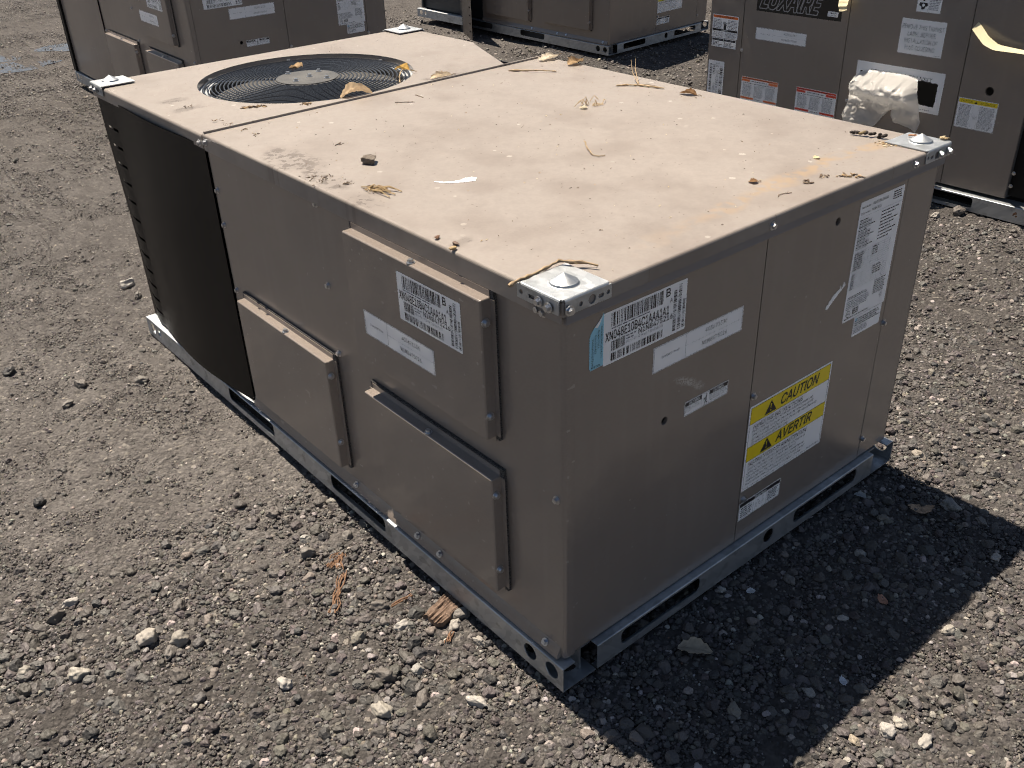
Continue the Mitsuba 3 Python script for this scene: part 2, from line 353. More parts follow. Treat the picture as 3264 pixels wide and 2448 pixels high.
KINDS = {
    'coarse': [(15, .0078, .0170, 2), (150, .0040, .0085, 1), (520, .0018, .0042, 0)],
    'medium': [(4, .006, .011, 2), (70, .0032, .0066, 1), (480, .0014, .0036, 0)],
    'fine': [(16, .003, .0068, 1), (460, .0013, .0034, 0)],
    'far': [(16, .007, .018, 1), (70, .004, .008, 0)],
}
NV = {'coarse': 9, 'medium': 6, 'fine': 6, 'far': 6}
for kd, spec in KINDS.items():
    for i in range(NV[kd]):
        m, c = cluster(1000 + 50 * len(kd) + i, .14 if kd != 'far' else .20, spec, {'fine': 1.6, 'far': 1.25, 'medium': 1.08}.get(kd, 1.0))
        scene[f'gravel_{kd}_{i}'] = {'type': 'shapegroup', 'stones': mikit.ply(m, 'mat_stone', smooth=False, color=c)}
FOOT = [(0.05, 1.10, 0.05, 2.0), (1.05, 2.1, 3.85, 5.8), (4.2, 5.3, 4.2, 6.2), (3.2, 4.3, .1, 2.2)]
gn = 0
def scatter(kd, x0, x1, y0, y1, step, dens, sc=(.85, 1.15)):
    global gn
    r = np.random.default_rng(int(1000 * abs(x0 + 3 * y0)) + len(kd))
    for x in np.arange(x0, x1, step):
        for y in np.arange(y0, y1, step):
            px, py = x + r.uniform(-.5, .5) * step, y + r.uniform(-.5, .5) * step
            if any(a + .05 < px < b - .05 and c + .05 < py < d - .05 for a, b, c, d in FOOT): continue
            if r.random() > dens(px, py): continue
            z = float(gz(px, py, False)); e = .06
            nx, ny = -(float(gz(px + e, py, False)) - z) / e, -(float(gz(px, py + e, False)) - z) / e
            M = np.eye(4); M[:3, 2] = np.array([nx, ny, 1]) / math.sqrt(nx * nx + ny * ny + 1)
            a = r.uniform(0, 6.283); u = np.array([math.cos(a), math.sin(a), 0]); u -= M[:3, 2] * (u @ M[:3, 2]); u /= np.linalg.norm(u)
            s = r.uniform(*sc)
            M[:3, 0], M[:3, 1] = u, np.cross(M[:3, 2], u); M[:3, :3] *= s; M[:3, 3] = (px, py, z - .001)
            gn += 1
            scene[f'gravel__{gn:04d}'] = {'type': 'instance', 'g': {'type': 'ref', 'id': f'gravel_{kd}_{r.integers(NV[kd])}'}, 'to_world': T(M.tolist())}
def coarse_map(x, y):
    n = float(meshkit.noise(np.array([x * 2.1, y * 2.1, .3]), 9))
    left = smoothst(1.15, .35, y + .35 * x) if x < 0.1 else 1.0
    return float(np.clip(left * (.75 + .7 * (n - .3)), 0, 1))
scatter('coarse', -1.15, 1.9, -.75, 1.25, .120, lambda x, y: coarse_map(x, y) if x < 1.2 or y < .5 else .85 * coarse_map(x, y))
scatter('medium', -1.3, 0.05, .2, 3.2, .16, lambda x, y: .95 - .25 * smoothst(.9, 2.0, y))
scatter('medium', -.9, 1.0, 3.0, 6.5, .26, lambda x, y: .8, (1.0, 1.4))
scatter('medium', -1.1, 1.9, -.75, .6, .17, lambda x, y: .85)
scatter('fine', -1.4, .15, .6, 4.0, .15, lambda x, y: .95)
scatter('fine', -1.4, 2.0, 4.0, 10.5, .26, lambda x, y: .95, (1.3, 2.0))
scatter('medium', 1.1, 3.1, .3, 2.6, .20, lambda x, y: .9)
scatter('coarse', 1.15, 2.2, 1.0, 2.6, .18, lambda x, y: .8)
scatter('coarse', 1.9, 2.95, -.2, 1.2, .17, lambda x, y: .8)
scatter('far', 1.2, 7.2, 1.6, 4.4, .23, lambda x, y: 1.0)
scatter('far', 2.0, 4.3, 4.3, 8.0, .26, lambda x, y: 1.0)
scatter('far', -1.2, 1.1, 3.6, 9.5, .30, lambda x, y: .55, (.5, .85))
tag('gravel', 'loose crushed grey brown gravel covering the yard', 'gravel', kind='stuff')

# ------------------------------------------------------------------ the packaged air conditioning unit
W, L, HT, HR = 1.1456, 2.0631, 0.830, 0.0615
JY = 1.290
def cap(outline, hole, z0, z1, r, n=4):
    """A lidded sheet: outline (counterclockwise, convex), lip from z0 up, rounded edge, flat top with an optional hole."""
    P = np.array(outline, float); N = len(P)
    e = np.roll(P, -1, 0) - P; e /= np.linalg.norm(e, axis=1, keepdims=True); nin = np.c_[-e[:, 1], e[:, 0]]
    def inset(d):
        out = []
        for i in range(N):
            a, b = nin[i - 1], nin[i]; out.append(P[i] + d * (a + b) / (1 + a @ b))
        return np.array(out)
    rings = [(0, z0)] + [(r * (1 - math.cos(t)), z1 - r + r * math.sin(t)) for t in np.linspace(0, math.pi / 2, n + 1)]
    V = np.vstack([np.c_[inset(d), np.full(N, z)] for d, z in rings]); F = []
    for k in range(len(rings) - 1):
        for i in range(N):
            a, b = k * N + i, k * N + (i + 1) % N; F += [[a, b, b + N], [a, b + N, a + N]]
    top = sg.Polygon(inset(r), [hole] if hole is not None else [])
    v, f = trimesh.creation.triangulate_polygon(top, engine='earcut')
    m = trimesh.Trimesh(np.vstack([V, np.c_[v, np.full(len(v), z1)]]), np.vstack([F, f + len(V)]), process=False)
    return trimesh.Trimesh(m.vertices, m.faces, process=True)
_hex = None
def screw_mesh(p, n, r=.0052):
    """A hex washer-head screw at p, its head along n."""
    w = trimesh.creation.cylinder(r * 1.5, .0016, sections=16); w.apply_translation((0, 0, .0008))
    h = trimesh.creation.cylinder(r, .0052, sections=6); h.apply_translation((0, 0, .0042))
    c = trimesh.creation.cylinder(r * .8, .0012, sections=12); c.apply_translation((0, 0, .0068))
    m = cat([w, h, c]); n = np.array(n, float); u = np.cross(n, [.3, .5, .8]); u /= np.linalg.norm(u)
    return frame(m, p, u, np.cross(n, u), n)
FRONT = lambda x, z, y=.018: ((x, y, z), X, Z, -Y)          # sticker origin on the front
SIDE = lambda y, z, x: ((x, y, z), -Y, Z, -X)

def hood(y0, y1, z0, z1, xf=-.012, xr=.0095):
    body = rbox(xf, xr + .012, y0, y1, z0, z1, .0035)
    body = trimesh.intersections.slice_mesh_plane(body, (-1, 0, 0), (xr, 0, 0), cap=False)
    strips = [plate(rect(y0 + .002, z1 - .001, y1 - .002, z1 + .012), (xr, 0, 0), Y, Z, X, .0013), plate(rect(y0 + .002, z0 - .010, y1 - .002, z0 + .001), (xr, 0, 0), Y, Z, X, .0013),
              plate(rect(y0 - .011, z0 + .003, y0 + .001, z1 - .003), (xr, 0, 0), Y, Z, X, .0013), plate(rect(y1 - .001, z0 + .003, y1 + .011, z1 - .003), (xr, 0, 0), Y, Z, X, .0013)]
    gk = plate(rect(y0 - .007, z0 - .007, y1 + .006, z1 + .0145).difference(rect(y0 + .012, z0 + .012, y1 - .012, z1 - .012)), (xr + .0016, 0, 0), Y, Z, X, .0175 - xr)
    return cat([body] + strips), gk
HOODS = {'upper': (.184, .620, .500, .777), 'lower': (.178, .612, .143, .416), 'side': (.772, 1.218, .128, .419)}
HSCR = {'upper': [((-.003, .184, .734), -Y), ((-.003, .184, .549), -Y), ((-.004, .394, .777), Z)],
        'lower': [((-.003, .178, .378), -Y), ((-.003, .178, .198), -Y), ((-.004, .387, .416), Z)],
        'side': [((-.003, .772, .381), -Y), ((-.003, .772, .20), -Y), ((-.004, .972, .419), Z)]}

def rail_mesh():
    holes = [disc(.033, .035, .0185), disc(.097, .035, .0185), disc(2.012, .035, .0185), disc(1.96, .035, .012), slot(.615, .018, .862, .0588, .012), slot(1.165, .018, 1.442, .0588, .012)]
    web = sg.box(0, 0, L, .0585).difference(shapely.union_all(holes))
    a = plate(web, (.002, 0, 0), Y, Z, -X, .002)                                # outer face at x = 0
    arc = [(.003 - .003 * math.cos(t), .0585 + .003 * math.sin(t)) for t in np.linspace(0, math.pi / 2, 5)]
    prof = arc + [(.032, .0615), (.032, .0595), (.003, .0595), (.002, .0585)]
    top = frame(extr(sg.Polygon(prof), L), (0, L, 0), X, Z, -Y)
    bot = plate(shapely.union_all([sg.box(.002, 0, .020, L), sg.box(.002, 0, .088, .115), sg.box(.002, L - .115, .088, L)]).difference(disc(.055, .055, .026)).difference(disc(.055, L - .055, .026)), (0, 0, .002), X, Y, Z, .002)
    bot.apply_translation((0, 0, -.002))
    return cat([a, top, bot])
def end_rail_mesh():
    x0, x1 = .092, W - .092
    web = sg.box(x0, 0, x1, .0595).difference(shapely.union_all([slot(.158, .018, .397, .056, .012), slot(.728, .018, .983, .056, .012), disc(.633, .037, .018)]))
    a = plate(web, (0, .002, 0), X, Z, -Y, .002)
    arc = [(.003 - .003 * math.cos(t), .0595 + .003 * math.sin(t)) for t in np.linspace(0, math.pi / 2, 5)]
    prof = arc + [(.032, .0625), (.032, .0605), (.003, .0605), (.002, .0595)]
    m = extr(sg.Polygon(prof), x1 - x0)
    top = frame(m, (x0, 0, 0), Y, Z, X)
    tab = box(x0 - .030, x0 - .002, .020, .034, .0592, .0612)
    tab2 = box(x1 + .002, x1 + .030, .016, .034, .0592, .0612)
    inner = box(x0, x1, .002, .016, .0005, .0025)
    sidep = box(x0 - .0295, x0 - .0275, .020, .05, .003, .059)
    return cat([a, top, tab, tab2, inner, sidep])
def bracket_mesh():
    """At the corner (0, 0): top plate with a cone, two lips with holes."""
    s, t, zt = .103, .0022, HT + .0034
    top = plate(sg.box(.004, .004, s, s), (0, 0, zt - t), X, Y, Z, t)
    blank = sg.box(.009, .806, s + .003, .830)
    lipf = blank.difference(shapely.union_all([disc(.018, .817, .0045), disc(.040, .817, .0040), disc(.064, .817, .0080), slot(.0775, .8135, .089, .8205, .003), disc(.0985, .818, .0038)])).buffer(-.0015).buffer(.0015, 2)
    lipl = blank.difference(shapely.union_all([slot(.022, .8115, .037, .8185, .003), slot(.064, .8135, .079, .8205, .003), disc(.096, .818, .0042)])).buffer(-.0015).buffer(.0015, 2)
    l1 = plate(lipf, (0, .0035 - .0005, 0), X, Z, -Y, .002)
    l2 = plate(lipl, (.0035 - .0005, 0, 0), Y, Z, -X, .002)
    def bend(u, v):
        pts = [(.001 + .0045 * (1 - math.cos(a)), zt - .0045 + .0045 * math.sin(a)) for a in np.linspace(0, math.pi / 2, 5)]
        inn = [(.003 + .0025 * (1 - math.cos(a)), zt - .0045 + .0023 * math.sin(a)) for a in np.linspace(math.pi / 2, 0, 5)]
        return extr(sg.Polygon(pts + inn), s - .011)
    b1 = frame(bend(0, 0), (.008, 0, 0), Y, Z, X); b2 = frame(bend(0, 0), (0, s - .003, 0), X, Z, -Y)
    prof = [(0.0005, .0172), (.0022, .0164), (.0205, .0052), (.0226, .0042), (.0236, .0026), (.0238, .0008), (.0262, -.0003)]
    cone = trimesh.creation.revolve(np.array(prof)[::-1], sections=32); cone.apply_translation((.049, .049, zt))
    return cat([top, l1, l2, b1, b2, cone])
BR = bracket_mesh()
def bracket_at(cx, cy):
    m = BR.copy(); M = np.eye(4); M[0, 0] = 1 if cx == 0 else -1; M[1, 1] = 1 if cy == 0 else -1
    M[0, 3] = .004 if cx == 0 else W - .004; M[1, 3] = .002 if cy == 0 else L - .004
    m.apply_transform(M)
    return m
def guard_mesh(kind):
    """The louvred coil cover: a thin sheet from the seam to the far corner."""
    zs0 = [.71, .655, .60, .545, .488, .43, .368, .312, .26, .21, .162, .116]
    sh = .0085
    zs = sorted([.072, .800] + [z - sh / 2 for z in zs0] + [z + sh / 2 for z in zs0] + list(np.linspace(.08, .79, 26)))
    ys = sorted(list(np.linspace(JY + .004, 2.045, 30)) + [1.92, 2.008])
    xs = lambda y, z: .014 - .026 * np.sin(np.pi * np.clip((y - JY) / .62, 0, 1)) * (1 - .45 * smoothst(.5, .8, z)) + .014 * smoothst(1.95, 2.045, y) * (1 - .9 * smoothst(.3, .8, z))
    YY, ZZ = np.meshgrid(ys, zs, indexing='ij'); m = grid(np.stack([xs(YY, ZZ), YY, ZZ], -1))
    c = m.triangles_center
    cutz = np.zeros(len(c), bool)
    for z in zs0: cutz |= np.abs(c[:, 2] - z) < sh / 2
    keep = ~(cutz & (c[:, 1] > 1.92) & (c[:, 1] < 2.008))
    m.update_faces(keep); m.remove_unreferenced_vertices()
    back = m.copy(); back.vertices[:, 0] += .0018; back.invert()
    return cat([m, back])
def side_panel_mesh():
    ys = np.linspace(JY + .004, 2.012, 16); zs = np.linspace(.072, .80, 8); YY, ZZ = np.meshgrid(ys, zs, indexing='ij')
    XX = .012 - .006 * np.sin(np.pi * (YY - JY) / .72); m = grid(np.stack([XX, YY, ZZ], -1)); b = m.copy(); b.vertices[:, 0] += .002; b.invert(); return cat([m, b])
def inner_mesh():
    return cat([box(.046, W - .03, .16, JY, .004, .78), box(.075, .93, JY, 1.66, .004, .78), box(.075, W - .05, 1.66, L - .05, .004, .78)])
def left_wall_mesh():
    a = box(.018, .021, .022, JY - .002, .088, .800)
    # folded round the near corner
    arc = [(.026 - .008 * math.cos(t), .022 - .008 * math.sin(t)) for t in np.linspace(0, math.pi / 2, 6)]
    prof = arc + [(.0425, .014), (.0425, .017), (.021, .024), (.021, .030), (.018, .030)]
    c = extr(sg.Polygon(prof), .80 - .0655); c.apply_translation((0, 0, .0655))
    foot = frame(extr(sg.Polygon([(.018, .090), (.0075, .070), (.0075, .0632), (.030, .0632), (.030, .090)]), JY - .03), (0, JY - .004, 0), X, Z, -Y)
    return cat([a, c, foot])
FAN = (0.500, 1.645)
def fan_rings():
    parts = []
    for i, r in enumerate(np.linspace(.098, .298, 18)):
        a = np.linspace(0, 2 * np.pi, 72, endpoint=False); z = HT - .008 - .008 * (r / .298) ** 2
        parts.append(tube(np.c_[FAN[0] + r * np.cos(a), FAN[1] + r * np.sin(a), np.full(72, z)], 1.0 * (.0021 if i < 17 else .0034), 6, True))
    return cat(parts)
def fan_spokes():
    parts = []
    for k in range(6):
        a = math.radians(12 + 60 * k); d = np.array([math.cos(a), math.sin(a)])
        pts = [(FAN[0] + d[0] * r, FAN[1] + d[1] * r, HT - .0105 - .008 * (r / .298) ** 2 - .0018) for r in np.linspace(.05, .304, 8)]
        parts.append(tube(pts, .0026, 6))
    return cat(parts)
def fan_blades():
    out = []
    for k in range(4):
        a0 = math.radians(35 + 90 * k); P = []
        for r in np.linspace(.05, .275, 9):
            half = .30 + .75 * (r - .05); row = []
            for t in np.linspace(-1, 1, 9):
                a = a0 + half * t * .9 + .5 * r; row.append((FAN[0] + r * math.cos(a), FAN[1] + r * math.sin(a), HT - .10 + .035 * t))
            P.append(row)
        m = grid(np.array(P)); out.append(m)
    hub = trimesh.creation.cylinder(.06, .05, sections=24); hub.apply_translation((FAN[0], FAN[1], HT - .10))
    motor = trimesh.creation.cylinder(.075, .14, sections=24); motor.apply_translation((FAN[0], FAN[1], HT - .24))
    return cat(out), cat([hub, motor])
def roof_main():
    return cap([(.010, .006), (W - .010, .006), (W - .010, JY + .020), (.010, JY - .007)], None, .803, HT, .006)
def roof_lip_left():
    return box(.0100, .013, .012, JY - .006, .790, .8034)
a_ = np.linspace(0, 2 * np.pi, 73)[:-1]
HOLE = [(FAN[0] + .312 * math.cos(t), FAN[1] + .312 * math.sin(t)) for t in a_]
def roof_cond():
    return cap([(.010, JY + .001), (.99, JY + .026), (1.122, 1.636), (W - .010, 1.66), (W - .010, L - .008), (.010, L - .008)], HOLE, .792, HT - .003, .007)
def ring_wall(r, z0, z1):
    a = np.linspace(0, 2 * np.pi, 73); P = np.stack([np.stack([FAN[0] + r * np.cos(a), FAN[1] + r * np.sin(a), np.full(73, z)], -1) for z in (z0, z1)])
    return grid(P)
def annulus(r0, r1, z):
    a = np.linspace(0, 2 * np.pi, 73); return grid(np.stack([np.stack([FAN[0] + r * np.cos(a), FAN[1] + r * np.sin(a), np.full(73, z)], -1) for r in (r0, r1)]))

# stickers of the unit, in its own coordinates
def barcode_sticker(st, w, h, model, serial):
    s = st
    s.bars('mat_ink', 1, .018 * w / .2, h * .70, w * .70, h * .955, 34, 3)
    s.fine('mat_ink_grey', 1, .018 * w / .2, h * .655, w * .45, h * .035, 5)
    s.text('mat_ink', 1, 'B', w * .735, h * .80, h * .155, w * .055, True)
    s.text('mat_ink', 1, 'A', w * .79, h * .665, h * .075, w * .03, True)
    s.text('mat_ink', 1, model, w * .022, h * .455, h * .165, w * .76, True)
    s.text('mat_ink', 1, serial, w * .41, h * .335, h * .10, w * .42, True)
    s.bars('mat_ink', 1, .018 * w / .2, h * .235, w * .25, h * .425, 14, 4)
    s.text('mat_ink_grey', 1, '460-3-60', w * .265, h * .265, h * .05, w * .12)
    s.fine('mat_ink_grey', 1, w * .265, h * .39, w * .12, h * .04, 8); s.fine('mat_ink_grey', 1, w * .265, h * .335, w * .10, h * .04, 9)
    s.text('mat_ink_grey', 1, '4T HP 460-3-60 R410A 14.0S', w * .41, h * .255, h * .05, w * .30)
    s.bars('mat_ink', 1, .018 * w / .2, h * .045, w * .71, h * .195, 32, 6)
    s.bars('mat_ink', 1, w * .835, h * .06, w * .875, h * .86, 26, 10, False)
    s.bars('mat_ink', 1, w * .895, h * .06, w * .935, h * .94, 30, 11, False)
    s.bars('mat_ink', 1, w * .955, h * .06, w * .985, h * .62, 20, 12, False)
def tag_sticker(s, w, h, a, b, left='Damaged in Transit'):
    s.frame('mat_ink_grey', 1, w * .008, h * .02, w * .992, h * .98, w * .003)
    s.rect('mat_ink_grey', 1, w * .345, h * .03, w * .348, h * .97)
    for i in range(40): s.rect('mat_ink_grey', 1, w * (.35 + .016 * i), h * .495, w * (.35 + .016 * i + .010), h * .507)
    s.text('mat_ink', 1, a, w * .56, h * .66, h * .17, w * .25); s.text('mat_ink', 1, b, w * .53, h * .19, h * .17, w * .29)
    if left: s.text('mat_ink_grey', 1, left, w * .09, h * .47, h * .085, w * .19)

def make_unit(U, M, edge=False, guard='mat_guard', full=True, filt=(.325, .483), zrot=0.0):
    A = lambda n, m, mat, smooth=False: add(U, n, m, mat, M, smooth)
    def rep(n, m, mat, smooth=False): return A(n, m, mat, smooth)
    # base
    rails = rep('base_rail', rail_mesh(), 'mat_galv', 25)
    r2 = rail_mesh(); r2.apply_transform(np.diag([-1., 1, 1, 1])); r2.apply_translation((W, 0, 0)); A('base_rail', r2, 'mat_galv', 25)
    A('end_rail', end_rail_mesh(), 'mat_galv', 25)
    e2 = end_rail_mesh(); e2.apply_transform(trimesh.transformations.rotation_matrix(math.pi, (0, 0, 1))); e2.apply_translation((W, L, 0)); A('end_rail', e2, 'mat_galv', 25)
    A('base_pan', box(.03, W - .03, .05, L - .03, .055, .060), 'mat_inside')
    A('interior', inner_mesh(), 'mat_inside')
    # cabinet
    A('left_wall', left_wall_mesh(), 'mat_paint', 30)
    A('front_panel', plate(rect(.0455, .066, .5285, .787).difference(disc(.271, .498, .0085)), (0, .0255, 0), X, Z, -Y, .0075), 'mat_paint')
    A('front_panel', plate(rect(.5312, .066, 1.0035, .787).difference(disc(.757, .752, .0085)), (0, .0255, 0), X, Z, -Y, .0075), 'mat_paint')
    A('corner_post', cat([rbox(1.0062, W - .022, .018, .026, .066, .787, .0022), box(W - .0225, W - .020, .018, JY, .066, .787)]), 'mat_paint', 40)
    A('drip_strip', box(.020, W - .014, .0095, .020, .7855, .8045), 'mat_galv_dull')
    A('roof_panel', cat([roof_main(), roof_lip_left()]), 'mat_roof')
    A('condenser_roof', roof_cond(), 'mat_roof')
    A('seam_flange', plate(sg.Polygon([(.014, JY - .0125), (W - .014, JY + .0145), (W - .014, JY + .019), (.014, JY - .008)]), (0, 0, HT - .001), X, Y, Z, .0062), 'mat_roof')
    A('back_wall', cat([box(W - .022, W - .019, JY, L - .02, .066, .79), box(.06, W - .02, L - .022, L - .019, .066, .79)]), 'mat_coil')
    A('coil', cat([box(.055, .074, JY + .02, L - .014, .066, .79), box(.034, .054, 2.026, 2.044, .066, .79)]), 'mat_coil')
    # fan
    if full:
        A('fan_shroud', ring_wall(.312, HT - .05, HT - .003), 'mat_paint', True)
        k0 = A('fan_orifice', cat([annulus(.280, .3118, HT - .022)]), 'mat_orifice')
        add(k0, 'throat', ring_wall(.280, HT - .16, HT - .022), 'mat_inside', M, True)
        g = A('fan_guard', fan_rings(), 'mat_wire', 50)
        add(g, 'spokes', fan_spokes(), 'mat_zinc', M, 50)
        hubm = trimesh.creation.cylinder(.0905, .0022, sections=48); hubm.apply_translation((FAN[0], FAN[1], HT - .0065)); add(g, 'hub_plate', hubm, 'mat_hub', M)
        for q in ((.492, 1.735), (.573, 1.694), (.545, 1.598), (.463, 1.633), (.520, 1.655)): add(g, 'bolt', screw_mesh((q[0] - .012, q[1] - .010, HT - .0054), Z, .0058), 'mat_zinc', M)
        for k in range(6):
            a = math.radians(12 + 60 * k); add(g, 'clip', screw_mesh((FAN[0] + .303 * math.cos(a), FAN[1] + .303 * math.sin(a), HT - .0185), Z, .0065), 'mat_zinc', M)
        bl, mo = fan_blades(); b = A('fan_blades', bl, 'mat_blade', True); add(b, 'motor', mo, 'mat_inside', M)
    # coil guard
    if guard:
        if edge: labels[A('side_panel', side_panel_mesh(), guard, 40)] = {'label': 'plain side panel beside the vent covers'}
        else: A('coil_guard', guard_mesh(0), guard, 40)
    if edge: A('coil_edge', cat([box(-.002, .030, 2.012, L - .004, .068, .79)]), 'mat_guard')
    # hoods
    for nm in ('upper', 'side', 'lower'):
        b, g = hood(*HOODS[nm]); k = A('vent_cover', b, 'mat_paint', 35); add(k, 'gasket', g, 'mat_gasket', M)
        for p, n in HSCR[nm]: add(k, 'screw', screw_mesh(p, n, .0055), 'mat_zinc', M)
    # brackets
    for cx, cy in ((0, 0), (1, 0), (0, 1), (1, 1)):
        b = bracket_at(cx, cy); k = A('lifting_bracket', b, 'mat_galv', 30)
        if (cx, cy) == (0, 0):
            for p, n in (((.0025, .0535, .817), -X), ((.0025, .031, .8145), -X), ((.018, .0005, .815), -Y)): add(k, 'screw', screw_mesh(p, n, .0058), 'mat_zinc', M)
        if (cx, cy) == (1, 0):
            for p in ((W - .024, .0005, .817), (W - .057, .0005, .8165)): add(k, 'screw', screw_mesh(p, -Y, .0058), 'mat_zinc', M)
        if (cx, cy) == (0, 1):
            for p in ((.0025, L - .03, .817), (.0025, L - .06, .817)): add(k, 'screw', screw_mesh(p, -X, .0058), 'mat_zinc', M)
    # screws
    for p, n in [((.018, y, z), -X) for y, z in ((.765, .787), (.762, .603), (.757, .438), (.033, .439))] + \
                [((.018, JY - .017, z), -X) for z in (.797, .69, .60, .42)] + [((.011, JY + .02, .803), -X), ((.010, JY - .02, .812), -X), ((.012, .066, .797), -X)] + \
                [((.012, y, .079), -X * .9 + Z * .44) for y in (.064, .41, .494, .751)] + \
                [((x, .018, z), -Y) for x, z in ((.539, .439), (.544, .176), (1.015, .118), (1.011, .439))] + [((.521, .006, .811), -Y), ((.998, .006, .815), -Y), ((.0125, .0535, .795), -X)]:
        A('screw', screw_mesh(p, n, .0055), 'mat_zinc')

    # ---- stickers on the front
    w, h = .286, .215
    s = Flat(*FRONT(.533, .199), w, h, r=.003)
    s.frame('mat_ink', 1, .0045, .0045, w - .0045, h - .0045, .0008)
    for yb, word, head in ((.170, 'CAUTION', 'HANDLING INSTRUCTIONS'), (.0760, 'AVERTIR', 'INSTRUCTIONS DE MANUTENTION')):
        s.rect('mat_yellow', 1, .0054, yb, w - .0054, yb + (.0395 if word == 'CAUTION' else .037)); s.rect('mat_ink', 2, .0054, yb, w - .0054, yb + .0007)
        if word != 'CAUTION': s.rect('mat_ink', 2, .0054, yb + .0363, w - .0054, yb + .037)
        tx = .052; tri = sg.Polygon([(tx, yb + .004), (tx + .040, yb + .004), (tx + .020, yb + .034)])
        bang = sg.Polygon([(tx + .0178, yb + .026), (tx + .0222, yb + .026), (tx + .0208, yb + .0135), (tx + .0192, yb + .0135)]).union(disc(tx + .02, yb + .0095, .002))
        s.poly('mat_ink', 2, tri.difference(bang))
        s.text('mat_ink', 2, word, .104, yb + .0085, .0235, .132 if word == 'CAUTION' else .126, True, slant=.22)
        s.text('mat_ink', 2, head, .017 if word == 'CAUTION' else .014, yb - .0155, .0105, .170 if word == 'CAUTION' else .205, slant=.2)
    for i, (t, q) in enumerate((('Forks must be inserted 42 inches minimum under unit.', .213), ('When hoisting, spreader bars must be used to prevent', .214), ('damage to sides and top of unit. Do not lift more than two', .228), ('(2) units at a time from this side.', .126))):
        s.text('mat_ink', 1, t, .016, .1462 - .0098 * i, .0062, q, slant=.2)
    for i, (t, q) in enumerate((("Les fourches doivent être introduites de 42 pouces au", .205), ("moins sous l'unité. Avec un treuil, des barres", .172), ("d'écartement doivent être utilisées pour empêcher les", .203), ("avaries sur les côtés et sur le dessus de l'unité. Ne pas", .208), ("soulever plus deux (2) unités à la fois depuis ce côté.", .196))):
        s.text('mat_ink', 1, t, .013, .0502 - .0095 * i, .0060, q, slant=.2)
    s.fine('mat_ink_grey', 1, w - .055, .0075, .045, .003, 77)
    k = s.build(U, 'caution_label', M); labels[k] = {'label': 'white and yellow bilingual handling caution label'}
    # barcode label with blue flap
    s = Flat(*FRONT(.108, .675), .201, .097, r=.002); barcode_sticker(s, .201, .097, 'XN048E10B4C1AAA1A1', 'N1N8475216')
    k = s.build(U, 'barcode_label', M)
    if full:
        q = Sticker(*FRONT(.076, .675)); t = .002
        q.poly('mat_blue', 0, sg.Polygon([(.033, .0985), (.0315, .0985), (.022, .088), (.012, .080), (.004, .071), (.001, .064), (.0005, .008), (.004, .003), (.033, .004)]))
        q.poly('mat_paper', 1, sg.Polygon([(.0315, .0985), (.022, .088), (.0115, .0795), (.0185, .0775), (.024, .0835)]))
        for i, (a, tx) in enumerate(((.026, 'XN048E10B4C1AAA1A1'), (.019, 'N1N8475216'), (.0125, '00561264828'), (.006, '21001068201726452'))):
            q.text('mat_ink', 2, tx, a, .078 - .006 * i, .0036, None, rot=-90)
        q.text('mat_ink', 2, 'N1N8', .005, .006, .0036, .02)
        add(k, 'blue_flap', q.mesh(('mat_blue', 0)), 'mat_blue', M); add(k, 'curled_edge', q.mesh(('mat_paper', 1)), 'mat_paper', M); add(k, 'flap_print', q.mesh(('mat_ink', 2)), 'mat_ink', M)
    s = Flat(*FRONT(.231, .612), .245, .0515); tag_sticker(s, .245, .0515, '403671336', 'N1N8475216'); s.build(U, 'transit_tag', M)
    # filters label
    fx, fz = filt; w, h = .126, .0305
    s = Flat(*FRONT(fx, fz), w, h); s.frame('mat_ink', 1, .0016, .0016, w - .0016, h - .0016, .0006)
    for x0, x1, t in ((.0016, .048, 'FILTERS'), (.071, w - .0016, 'FILTRES')):
        s.rect('mat_ink', 1, x0, h - .0105, x1, h - .0016); s.text('mat_paper', 2, t, x0 + .010, h - .0085, .0052, .030, True, slant=.15)
    s.rect('mat_ink', 1, .0478, .002, .0484, h - .002); s.rect('mat_ink', 1, .0706, .002, .0712, h - .002)
    man = shapely.union_all([disc(.0622, .0245, .0019), sg.Polygon([(.0605, .0222), (.0635, .0215), (.0632, .0145), (.0600, .0145)]), sg.LineString([(.0615, .0205), (.0575, .0175), (.0555, .0172)]).buffer(.0009), sg.box(.0540, .0135, .0572, .0185),
                             sg.LineString([(.0610, .0150), (.0585, .0095), (.0565, .0050)]).buffer(.0011), sg.LineString([(.0622, .0150), (.0618, .0095), (.0640, .0055)]).buffer(.0011)])
    s.poly('mat_ink', 1, man)
    for i, (t, q) in enumerate((('Replace with same', .036), ('size filter as specified', .041), ('for unit', .014))): s.text('mat_ink', 1, t, .004, h - .0148 - .0046 * i, .0027, q)
    for i, (t, q) in enumerate((('Remplacer par des filtres', .046), ('de meme taille, suivant les', .049), ("specifications de l'unite.", .043))): s.text('mat_ink', 1, t, .0735, h - .0148 - .0046 * i, .0027, q)
    s.build(U, 'filter_label', M)
    w, h = .145, .048
    s = Flat(*FRONT(.534, .119), w, h); s.frame('mat_ink', 1, .002, .002, w - .002, h - .002, .0006); s.rect('mat_ink', 1, .002, h - .012, w - .002, h - .002)
    s.text('mat_paper', 2, 'Important', .052, h - .0098, .0058, .042, True); s.rect('mat_ink', 1, .050, .003, .0506, h - .012); s.rect('mat_ink', 1, .097, .003, .0976, h - .012)
    s.poly('mat_ink_grey', 1, shapely.LineString([(.060, .008), (.061, .020), (.066, .026), (.071, .021), (.074, .014), (.080, .013), (.084, .020), (.085, .031)]).buffer(.0026).difference(shapely.LineString([(.060, .006), (.061, .020), (.066, .026), (.071, .021), (.074, .014), (.080, .013), (.084, .020), (.085, .034)]).buffer(.0018)))
